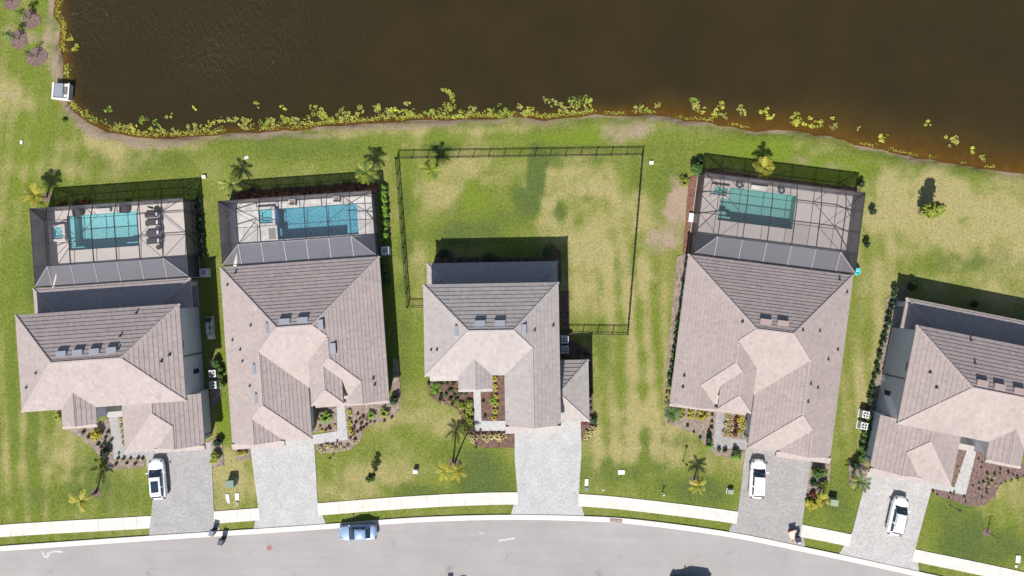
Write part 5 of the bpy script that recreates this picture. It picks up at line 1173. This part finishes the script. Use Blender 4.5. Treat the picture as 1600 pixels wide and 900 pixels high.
# ------------------------------------------------------------------ cars
def car(label, loc, rz, pt, L_=4.75, W_=1.9, H_=1.62, sedan=False, sunroof=False, rails=False, wiper=True):
    r_ = thing('parked_car', label, 'car', loc, rz); hw = W_/2; hl = L_/2; b = MB()
    # body: cross sections from tail (-x) to nose (+x): x, half width, belt height, crown height, underside
    bh = .92 if not sedan else .86; hd = .98 if not sedan else .88; tr_ = .97 if not sedan else .93
    st = [(-hl,.70*hw,bh-.22,bh-.20,.42),(-hl+.06,.86*hw,bh-.10,bh-.06,.32),(-hl+.30,.95*hw,bh,tr_,.24),(-hl+.9,1.0*hw,bh+.02,tr_+.03,.2),(-.3,1.0*hw,bh+.0,1.0,.2),(.6,1.0*hw,bh-.02,1.0,.2),(hl-1.35,.995*hw,bh-.04,hd+.02,.2),(hl-.75,.97*hw,bh-.12,hd-.06,.2),(hl-.32,.88*hw,bh-.20,hd-.15,.22),(hl-.10,.74*hw,bh-.32,hd-.27,.28),(hl,.52*hw,bh-.42,hd-.38,.36)]
    o = 0; m_ = 11
    for x,w_,zb,zc,zu in st:
        for y,z in ((-w_*.80,zu),(-w_*.97,zu+.14),(-w_*1.0,(zu+zb)/2),(-w_*.96,zb-.03),(-w_*.86,zb+(zc-zb)*.45),(0,zc+.035),(w_*.86,zb+(zc-zb)*.45),(w_*.96,zb-.03),(w_*1.0,(zu+zb)/2),(w_*.97,zu+.14),(w_*.80,zu)): b.v.append((x,y,z))
    for i in range(len(st)-1):
        for j in range(m_):
            j2 = (j+1)%m_; b.f.append((i*m_+j,i*m_+j2,(i+1)*m_+j2,(i+1)*m_+j)); b.m.append(0)
    b.f.append(tuple(range(m_))); b.m.append(0); b.f.append(tuple((len(st)-1)*m_+j for j in range(m_))[::-1]); b.m.append(0)
    body = b.build('body', M[pt], r_, True); sm = body.modifiers.new('subsurf','SUBSURF'); sm.levels = sm.render_levels = 2
    # greenhouse
    x0,x1,x2,x3 = (-hl+.16,-hl+.62,.30,1.22) if not sedan else (-hl+.62,-hl+1.35,.10,.98)
    wb, wt = hw*.86, hw*.66; zb = .93 if not sedan else .86; g = MB()
    secs = [(x0,wb*.88,zb,.02),(x0+(x1-x0)*.55,wb*.80,zb,.62),(x1,wb*.80,zb,1.0),((x1+x2)/2,wb*.84,zb,1.04),(x2,wb*.82,zb,1.0),(x2+(x3-x2)*.5,wb*.86,zb,.55),(x3,wb*.90,zb,.02)]
    for x,w_,z,k in secs:
        zt_ = z+(H_-z)*k; wt_ = w_+(wt-w_)*k
        for y,zz in ((-w_*1.08,z-.06),(-w_*1.05,z),(-(w_+wt_)/2*1.03,z+(zt_-z)*.55),(-wt_,zt_-.05*k),(-wt_*.55,zt_),(wt_*.55,zt_),(wt_,zt_-.05*k),((w_+wt_)/2*1.03,z+(zt_-z)*.55),(w_*1.05,z),(w_*1.08,z-.06)): g.v.append((x,y,zz))
    n_ = 10
    for i in range(len(secs)-1):
        for j in range(n_-1): g.f.append((i*n_+j,i*n_+j+1,(i+1)*n_+j+1,(i+1)*n_+j)); g.m.append(0)
    g.f.append(tuple(range(n_))); g.m.append(0); g.f.append(tuple((len(secs)-1)*n_+j for j in range(n_))[::-1]); g.m.append(0)
    g.build('cabin', M[pt], r_, True)
    def pane(name, i0, i1, j0, j1, mt, ins=(.06,.06), lift=.022, parent=None, a0=0.0, a1=1.0):
        "a pane lying just proud of the cabin between sections i0..i1 and girth points j0..j1"
        def pt_(s_, t_):
            ii = i0+(i1-i0)*s_; k = min(int(ii), len(secs)-2); fr_ = ii-k; jj = j0+(j1-j0)*t_; q = min(int(jj), n_-2); fj = jj-q
            V = lambda a,c: Vector(g.v[a*n_+c]); A_ = V(k,q).lerp(V(k,q+1),fj); B_ = V(k+1,q).lerp(V(k+1,q+1),fj); return A_.lerp(B_,fr_)
        q = MB(); ns, nt = 6, 6; ctr = Vector((0,0,.8))
        for s_ in range(ns+1):
            for t_ in range(nt+1):
                s2, t2 = ins[0]+(1-2*ins[0])*s_/ns, ins[1]+(1-2*ins[1])*t_/nt; e = .004; p = pt_(s2,t2); nrm = (pt_(min(1,s2+e),t2)-pt_(max(0,s2-e),t2)).cross(pt_(s2,min(1,t2+e))-pt_(s2,max(0,t2-e)))
                nrm.normalize(); 
                if nrm.dot(p-ctr) < 0: nrm = -nrm
                q.v.append(tuple(p+nrm*lift))
        for s_ in range(ns):
            for t_ in range(nt): q.f.append((s_*(nt+1)+t_,s_*(nt+1)+t_+1,(s_+1)*(nt+1)+t_+1,(s_+1)*(nt+1)+t_)); q.m.append(0)
        return q.build(name, M[mt], parent or r_, True)
    pane('windshield', 4.12, 5.98, 2.9, 6.1, 'carglass', (.04,.02)); pane('rear_window', .35 if not sedan else .1, 1.75, 3.0, 6.0, 'carglass', (.08,.05))
    for a,c in ((1.2,2.9),(7.1,5.98+1.9)):
        j0,j1 = (1.15,2.85) if a < 5 else (6.15,7.85)
        pane('side_window', 1.3, 2.85, j0, j1, 'carglass', (.04,.05), .012); pane('side_window', 2.95, 5.2, j0, j1, 'carglass', (.03,.05), .012)
    if sunroof: pane('sunroof', 2.3, 3.75, 3.55, 5.45, 'carglass', (.04,.04), .012)
    if rails:
        for s_ in (-1,1): MB().tube([(x1+.1,s_*wt*.93,H_-.02),(x1+.2,s_*wt*.93,H_+.05),(x2-.2,s_*wt*.93,H_+.05),(x2-.05,s_*wt*.93,H_-.02)], .022, 6).build('roof_rail', M['bronze'], r_)
    for s_ in (-1,1):
        MB().tube([(.88,s_*hw*.9,1.0),(.85,s_*hw*1.04,1.03)], .03, 6).box(.78,.93,min(s_*hw*1.0,s_*hw*1.17),max(s_*hw*1.0,s_*hw*1.17),.96,1.10).build('mirror', M[pt], r_)
        MB().lathe([(.13,-.03),(.16,.03),(.02,.06)],12).build('headlight', M['lamp_w'], r_).matrix_basis = Matrix.Translation((hl-.27,s_*hw*.70,bh-.17))@Matrix.Rotation(R(40),4,'Y')@Matrix.Diagonal((1.3,1.0,.7,1))
        MB().box(-hl+.03,-hl+.16,min(s_*hw*.60,s_*hw*.88),max(s_*hw*.60,s_*hw*.88),bh-.16,bh+.0).build('taillight', M['lamp_r'], r_)
        for x in (-hl+.92,hl-.92):
            wr = .34; ty = MB().tube([(x,s_*(hw*.93-.22),wr),(x,s_*(hw*.93+.0),wr)], wr, 18).build('wheel', M['rubber'], r_); MB().tube([(x,s_*(hw*.91),wr),(x,s_*(hw*.94+.008),wr)], .22, 14).build('rim', M['rim'], ty)
    MB().box(-hl+.02,-hl+.05,-.26,.26,.5,.62).build('plate', M['uwhite'], r_); MB().box(hl-.09,hl-.02,-.42,.42,.36,.52).build('grille', M['black'], r_)
    return r_
def cg(px, py, dx, dy): x, y = G(px, py, 1.1); return (x, y, .048)
car('white car with a dark glass sunroof on the first driveway from left', cg(243.5,750,0,0), R(95), 'p_white', 4.8, 1.92, 1.50, sunroof=True)
car('white car with a plain roof on the driveway of the brown tiled house', cg(1185.5,749.5,0,0), R(86.2), 'p_white', 4.6, 1.88, 1.62)
car('white car with roof rails on the far right driveway', cg(1405.5,807.5,0,0), R(77.3), 'p_white', 4.65, 1.9, 1.60, rails=True)
x, y = G(557.5,833.5,1.0); car('light blue sedan parked against the kerb on the street', (x,y,.012), R(182.5), 'p_blue', 4.6, 1.84, 1.45, sedan=True)
x, y = G(1076,913,0); car('dark car just below the picture edge casting its shadow on the street', (x,y,.012), R(172.5), 'p_dark', 4.9, 1.95, 1.7)

# ------------------------------------------------------------------ street and garden furniture
def bin_(px, py, rz, label, bm='navy', lid='navy'):
    t = thing('wheelie_bin', label, 'bin', (*G(px,py,.5),.03), R(rz), 'household bins')
    MB().add([(-.24,-.26,0),(.24,-.26,0),(.24,.22,0),(-.24,.22,0),(-.29,-.33,.98),(.29,-.33,.98),(.29,.33,.98),(-.29,.33,.98)], [(3,2,1,0),(4,5,6,7),(0,1,5,4),(1,2,6,5),(2,3,7,6),(3,0,4,7)]).build('body', M[bm], t)
    MB().add([(-.31,-.36,.985),(.31,-.36,.985),(.31,.35,.985),(-.31,.35,.985),(-.27,-.30,1.06),(.27,-.30,1.06),(.27,.30,1.08),(-.27,.30,1.08)], [(4,5,6,7),(0,1,5,4),(1,2,6,5),(2,3,7,6),(3,0,4,7),(3,2,1,0)]).build('lid', M[lid], t)
    MB().bar((-.25,.40,.93),(.25,.40,.93),.04).build('handle', M['black'], t)
    for s_ in (-1,1): MB().tube([(s_*.20,.25,.1),(s_*.27,.25,.1)], .1, 10).build('wheel', M['rubber'], t)
bin_(333,831,-14,'grey lidded bin at the lower right corner of the first driveway','navy','binlid'); bin_(347,845,-14,'dark bin standing on the road edge right of the first driveway','navy','navy')
bin_(1245,841,10,'navy bin beside the cardboard boxes at the fourth driveway'); 
bx = thing('cardboard_box','large open cardboard box at the kerb end of the fourth driveway','box',(*G(1238.5,835,.3),.046),R(16))
MB().box(-.42,.42,-.35,.35,0,.55).build('body', M['card2'], bx); MB().add([(-.42,.35,.551),(.42,.35,.551),(.45,.62,.75),(-.45,.62,.75)],[(0,1,2,3)]).build('flap', M['card'], bx); MB().add([(-.42,-.35,.551),(.42,-.35,.551),(.40,-.58,.42),(-.40,-.58,.42)],[(3,2,1,0)]).build('flap', M['card'], bx)
bx = thing('cardboard_box','small brown cardboard box between the large box and the navy bin','box',(*G(1242.5,843.5,.2),.046),R(-25)); MB().box(-.27,.27,-.24,.24,0,.4).build('body', M['card'], bx); MB().box(-.035,.035,-.25,.25,.402,.406).build('tape', M['card2'], bx)
bx = thing('trash_bag','white bag slumped on the kerb beside the navy bin','bag',(*G(1249,846,.2),.046)); MB().lathe([(.1,0),(.24,.08),(.26,.2),(.14,.33),(.03,.40)],10).build('body', M['uwhite'], bx); MB().lathe([(.03,.38),(.07,.46)],8).build('knot', M['uwhite'], bx)
def cabinet(px, py, label, mt, w_=.8, d_=.7, h_=.8, rz=0):
    t = thing('utility_cabinet', label, 'utility box', (*G(px,py,h_),0), R(rz)); MB().box(-w_/2-.08,w_/2+.08,-d_/2-.08,d_/2+.08,0,.08).build('base', M['concrete'], t)
    MB().add([(-w_/2,-d_/2,.08),(w_/2,-d_/2,.08),(w_/2,d_/2,.08),(-w_/2,d_/2,.08),(-w_/2,-d_/2,h_*.86),(w_/2,-d_/2,h_*.86),(w_/2,d_/2,h_*.92),(-w_/2,d_/2,h_*.92)], [(0,1,5,4),(1,2,6,5),(2,3,7,6),(3,0,4,7)]).build('body', M[mt], t)
    MB().add([(-w_/2-.02,-d_/2-.02,h_*.86),(w_/2+.02,-d_/2-.02,h_*.86),(w_/2+.02,d_/2+.02,h_*.92),(-w_/2-.02,d_/2+.02,h_*.92),(-w_/2,-d_/2,h_),(w_/2,-d_/2,h_),(w_/2,d_/2,h_+.02),(-w_/2,d_/2,h_+.02)], [(4,5,6,7),(0,1,5,4),(1,2,6,5),(2,3,7,6),(3,0,4,7)]).build('lid', M[mt], t)
cabinet(358.5,756.5,'green transformer box on the grass between the first two driveways','xgreen',.95,.85,.95,4); cabinet(1304,786,'sage green utility box on the grass left of the far right driveway','xgreen2',.95,.75,.85,-8); cabinet(1142,769,'small sage green utility box left of the fourth driveway','xgreen2',.65,.5,.5,-8); cabinet(648.5,737.5,'small white box with a black shadow on the lawn left of the middle driveway','uwhite',.5,.4,.6,0)
def lidbox(px, py, w_, d_, h_, label, rz=0, mt='uwhite'):
    t = thing('meter_box', label, 'meter box', (*G(px,py,h_),0), R(rz), 'ground boxes'); MB().box(-w_/2,w_/2,-d_/2,d_/2,0,h_).build('rim', M[mt], t); MB().box(-w_/2+.05,w_/2-.05,-d_/2+.05,d_/2-.05,h_,h_+.012).build('lid', M[mt], t); MB().box(-.05,.05,-.03,.03,h_+.013,h_+.02).build('slot', M['joint'], t)
lidbox(355.5,777,.42,.75,.06,'left white meter lid below the green transformer box',8); lidbox(370.5,776,.45,.85,.06,'right white meter lid below the green transformer box',0); lidbox(357,784,.3,.35,.05,'small white lid touching the walk below the left meter lid',10); lidbox(371,787.5,.35,.45,.07,'small grey green lid below the right meter lid',0,'xgreen2')
lidbox(971,738,.8,.55,.08,'wide white lid alone on the lawn right of the middle driveway',0); lidbox(916.5,754,.42,.85,.08,'tall white lid at the right edge of the middle driveway',-3); lidbox(916.5,765,.4,.5,.12,'green lid below the tall white one at the middle driveway',-3,'xgreen'); lidbox(1591,874,.55,.9,.08,'white lid on the grass at the far right picture edge',-5); lidbox(1588,885,.3,.3,.06,'small white lid just below the one at the far right edge',-5)
lidbox(318,276,.45,.38,.25,'white box at the upper right corner of the far left cage shadow',4); lidbox(1018,254,.5,.4,.2,'white box on the grass right of the fence corner by the lake',0)
lidbox(1083,340,1.0,1.05,.35,'white equipment slab against the left wall of the third pool cage',-7); lidbox(943,766,.2,.2,.05,'tiny pale lid on the grass edge right of the middle driveway',0); lidbox(33,222,.3,.45,.1,'tiny white marker on the lawn at left below the lake bend',0); lidbox(385,246,.5,.32,.05,'small white slab on the grass between two palms',20)
hy = thing('yard_hydrant','slim white and green standpipe on the lawn left of the fourth house palm','standpipe',(*G(1036,772,.4),0)); MB().lathe([(.09,0),(.09,.1),(.05,.12),(.05,.75),(.09,.77),(.09,.9)],10).build('pipe', M['uwhite'], hy); MB().box(-.05,.05,-.5,-.2,0,.12).build('valve_box', M['xgreen'], hy); MB().tube([(0,0,.8),(.16,0,.8)],.035,8).build('outlet', M['xgreen'], hy)
def lamp(px, py, label):
    t = thing('lamp_post', label, 'lamp post', (*G(px,py,0),0), 0, 'slim black lamp posts'); MB().lathe([(.09,0),(.09,.05),(.035,.08),(.03,1.6)],10).build('post', M['black'], t); MB().lathe([(.05,1.6),(.12,1.66),(.14,1.85),(.15,1.87)],8).build('lantern', M['black'], t); MB().lathe([(.16,1.87),(.02,2.0)],8).build('cap', M['black'], t)
lamp(180.5,729,'slim black lamp post in the strip left of the first driveway'); lamp(521.5,710,'slim black lamp post below the courtyard house path'); lamp(745,693,'slim black lamp post below the middle house path'); lamp(1067,720,'slim black lamp post on the lawn left of the brown house path'); lamp(1484.5,790,'slim black lamp post at the lower edge of the far right bed')
# air conditioners
def ac(x, y, rz, label, s_=.82):
    t = thing('ac_unit', label, 'air conditioner', (x,y,0), rz, 'air conditioners'); h = s_/2; MB().box(-h-.1,h+.1,-h-.1,h+.1,0,.09).build('slab', M['concrete'], t)
    c = MB(); c.box(-h,h,-h,h,.09,.95); c.build('casing', M['acwhite'], t); MB().lathe([(h*.86,.951),(h*.86,.965)],20).build('fan_well', M['acdark'], t)
    for k in range(4):
        a = k*1.571; MB().add([(.05*math.cos(a),.05*math.sin(a),.972),(h*.8*math.cos(a-.3),h*.8*math.sin(a-.3),.969),(h*.8*math.cos(a+.3),h*.8*math.sin(a+.3),.978)],[(0,1,2)]).build('fan_blade', M['acwhite'], t)
    MB().lathe([(h*.22,.97),(h*.18,.99)],12).build('hub', M['acwhite'], t)
    for k in range(3): MB().box(h,h+.012,-h+.06,h-.06,.2+k*.22,.32+k*.22).build('louvre', M['acdark'], t)
for px,py,lb,an in ((331.5,584,'upper of two air conditioners right of the far left house',4),(332.5,602,'lower of two air conditioners right of the far left house',4),(883,531,'upper of two air conditioners right of the middle house',1),(883,547,'lower of two air conditioners right of the middle house',1),(1353,648,'upper of two air conditioners left of the far right house',-11),(1350.5,666,'lower of two air conditioners left of the far right house',-11)):
    x, y = G(px,py,.95); ac(x,y,R(an),lb)
pe = thing('pool_equipment','white pool pump and pipe set on a slab beside the far left house wall','pool pump',(*G(328,513,.3),0),R(4)); MB().box(-.45,.45,-1.35,1.4,0,.1).build('slab', M['concrete'], pe); MB().lathe([(.26,.1),(.28,.6),(.2,.8),(.05,.85)],14,(.05,-1.0)).build('filter_tank', M['acwhite'], pe); MB().box(-.3,.2,.75,1.25,.1,.75).build('heater', M['acdark'], pe); MB().tube([(-.1,.1,.3),(.25,.1,.3)],.14,10).build('pump', M['black'], pe)
for k,(a,b_) in enumerate((((-.35,-.8),(-.35,1.1)),((-.15,-.7),(-.15,.9)),((.3,-.8),(.3,1.0)),((-.35,.5),(.3,.5)),((-.35,-.3),(.35,-.3)),((-.4,.2),(.1,.2)))): MB().tube([(*a,.1),(*a,.42+.03*k),(*b_,.42+.03*k),(*b_,.1)],.04,7).build('pipe', M['pvc'], pe)
def heater(px,py,rz,label):
    t = thing('pool_heater',label,'pool heater',(*G(px,py,.8),0),R(rz),'pool heaters'); MB().box(-.55,.55,-.55,.55,0,.08).build('slab', M['concrete'], t); MB().box(-.45,.45,-.45,.45,.08,.85).build('casing', M['acwhite'], t); MB().box(-.3,.3,-.3,.3,.851,.86).build('vent_grille', M['vent'], t)
heater(318,426,4,'pale square pool heater at the lower right corner of the far left cage'); heater(601.5,391.5,4,'pale square pool heater right of the second pool cage')
aq = thing('pool_float','round aqua inflatable leaning at the lower right corner of the third cage','inflatable',(*G(1338.5,424,.5),0)); rg_ = MB(); rg_.tube([(.33*math.cos(t),.33*math.sin(t),.62) for t in np.linspace(0,6.2832,17)], .12, 8, False); rg_.build('ring', M['aqua'], aq); MB().lathe([(.30,.0),(.34,.45),(.30,.58),(.05,.60)],14).build('tub', M['aqua'], aq); MB().box(-.18,.18,-.04,.04,.601,.63).build('strap', M['uwhite'], aq)
# outfall structure at the lake
of = thing('lake_outfall','concrete lake outfall box with grey slab lid on the left bank','outfall box',(*G(94,142,.6),0),R(-4)); MB().box(-.95,.95,-.95,.95,-.8,.42).build('box', M['kerb'], of)
MB().box(-.72,.30,-.70,.90,.42,.62).build('lid', M['vent'], of); MB().box(.36,.84,-.35,.55,.42,.46).build('opening', M['black'], of); MB().box(-1.02,1.0,-1.02,-.82,.42,.58).build('rim_bar', M['uwhite'], of); MB().box(-1.02,-.82,-.8,1.0,.42,.57).build('rim_bar', M['uwhite'], of); MB().box(.86,1.02,-.8,1.0,.42,.56).build('rim_bar', M['uwhite'], of)
for k in range(3): MB().box(.4+k*.16-.015,.4+k*.16+.015,-.35,.55,.461,.49).build('grate_bar', M['kerb'], of)
# mailbox like things on the far pavement, at the lower picture edge
mb_ = thing('bin_on_kerb','dark bin at the bottom picture edge below the middle of the street','bin',(*G(720,921,.9),.01)); MB().box(-.28,.28,-.3,.3,0,.98).build('body', M['navy'], mb_); MB().box(-.30,.30,-.33,.33,.981,1.06).build('lid', M['navy'], mb_); MB().bar((-.2,-.36,.95),(.2,-.36,.95),.03).build('handle', M['black'], mb_)
mb_ = thing('bin_on_kerb','pale bin cut by the bottom picture edge beside the dark one','bin',(*G(700,917,.9),.01)); MB().box(-.28,.28,-.3,.3,0,.98).build('body', M['uwhite'], mb_); MB().box(-.30,.30,-.33,.33,.981,1.06).build('lid', M['uwhite'], mb_); MB().bar((-.2,-.36,.95),(.2,-.36,.95),.03).build('handle', M['black'], mb_)

# ------------------------------------------------------------------ grass blades on the lawns
rs = np.random.RandomState(3); NB = 620000
bxp = rs.uniform(-63,63,NB); byp = rs.uniform(-36,36,NB)
ok = np.ones(NB,bool)
for pl in EXCL:
    a = np.array(pl); msk = (bxp > a[:,0].min()) & (bxp < a[:,0].max()) & (byp > a[:,1].min()) & (byp < a[:,1].max())
    if msk.any(): ii = np.where(msk)[0]; ok[ii[inpoly(bxp[ii], byp[ii], pl)]] = False
nx_, ny_ = len(xs), len(ys); ix = np.clip(np.searchsorted(xs, bxp)-1, 0, nx_-2); iy = np.clip(np.searchsorted(ys, byp)-1, 0, ny_-2)
tx = (bxp-xs[ix])/(xs[ix+1]-xs[ix]); ty = (byp-ys[iy])/(ys[iy+1]-ys[iy])
def samp(a):
    a = a.reshape(ny_,nx_); return (a[iy,ix]*(1-tx)+a[iy,ix+1]*tx)*(1-ty)+(a[iy+1,ix]*(1-tx)+a[iy+1,ix+1]*tx)*ty
ok &= samp(sd) < -.25; ok &= rs.rand(NB) > samp(fb)*1.1
bxp, byp, ix, iy, tx, ty = [q[ok] for q in (bxp,byp,ix,iy,tx,ty)]; n = len(bxp)
z0 = samp(gz); ang = rs.uniform(0,6.283,n); ww = rs.uniform(.022,.05,n); hh = rs.uniform(.015,.05,n); lean = rs.uniform(.03,.12,n); la = rs.uniform(0,6.283,n)
V = np.zeros((n,3,3),np.float32); V[:,0] = np.stack([bxp-ww*np.cos(ang), byp-ww*np.sin(ang), z0-.01],1); V[:,1] = np.stack([bxp+ww*np.cos(ang), byp+ww*np.sin(ang), z0-.01],1); V[:,2] = np.stack([bxp+lean*np.cos(la), byp+lean*np.sin(la), z0+hh],1)
me = bpy.data.meshes.new('grass'); me.vertices.add(n*3); me.vertices.foreach_set('co', V.ravel()); me.loops.add(n*3); me.loops.foreach_set('vertex_index', np.arange(n*3,dtype=np.int32)); me.polygons.add(n)
me.polygons.foreach_set('loop_start', (np.arange(n)*3).astype(np.int32)); me.polygons.foreach_set('loop_total', np.full(n,3,np.int32)); me.update(calc_edges=True)
for nme, ar in (('dry',fd),('lush',fl),('vivid',fv),('bare',np.clip(fb,0,1))): fattr(me, nme, np.repeat(samp(ar),3))
m = mat('grass', (.1,.12,.03), .7, 0, .2); c, hf = grass_color(m, coords(m)); L(m, c, bsdf(m).inputs['Base Color'])
tl = N(m,'BsdfTranslucent'); L(m, c, tl.inputs[0]); mx = N(m,'MixShader'); mx.inputs[0].default_value = .42; L(m, bsdf(m).outputs[0], mx.inputs[1]); L(m, tl.outputs[0], mx.inputs[2]); L(m, mx.outputs[0], m.node_tree.nodes['Material Output'].inputs[0])
me.materials.append(m); stuff(link('grass', me))
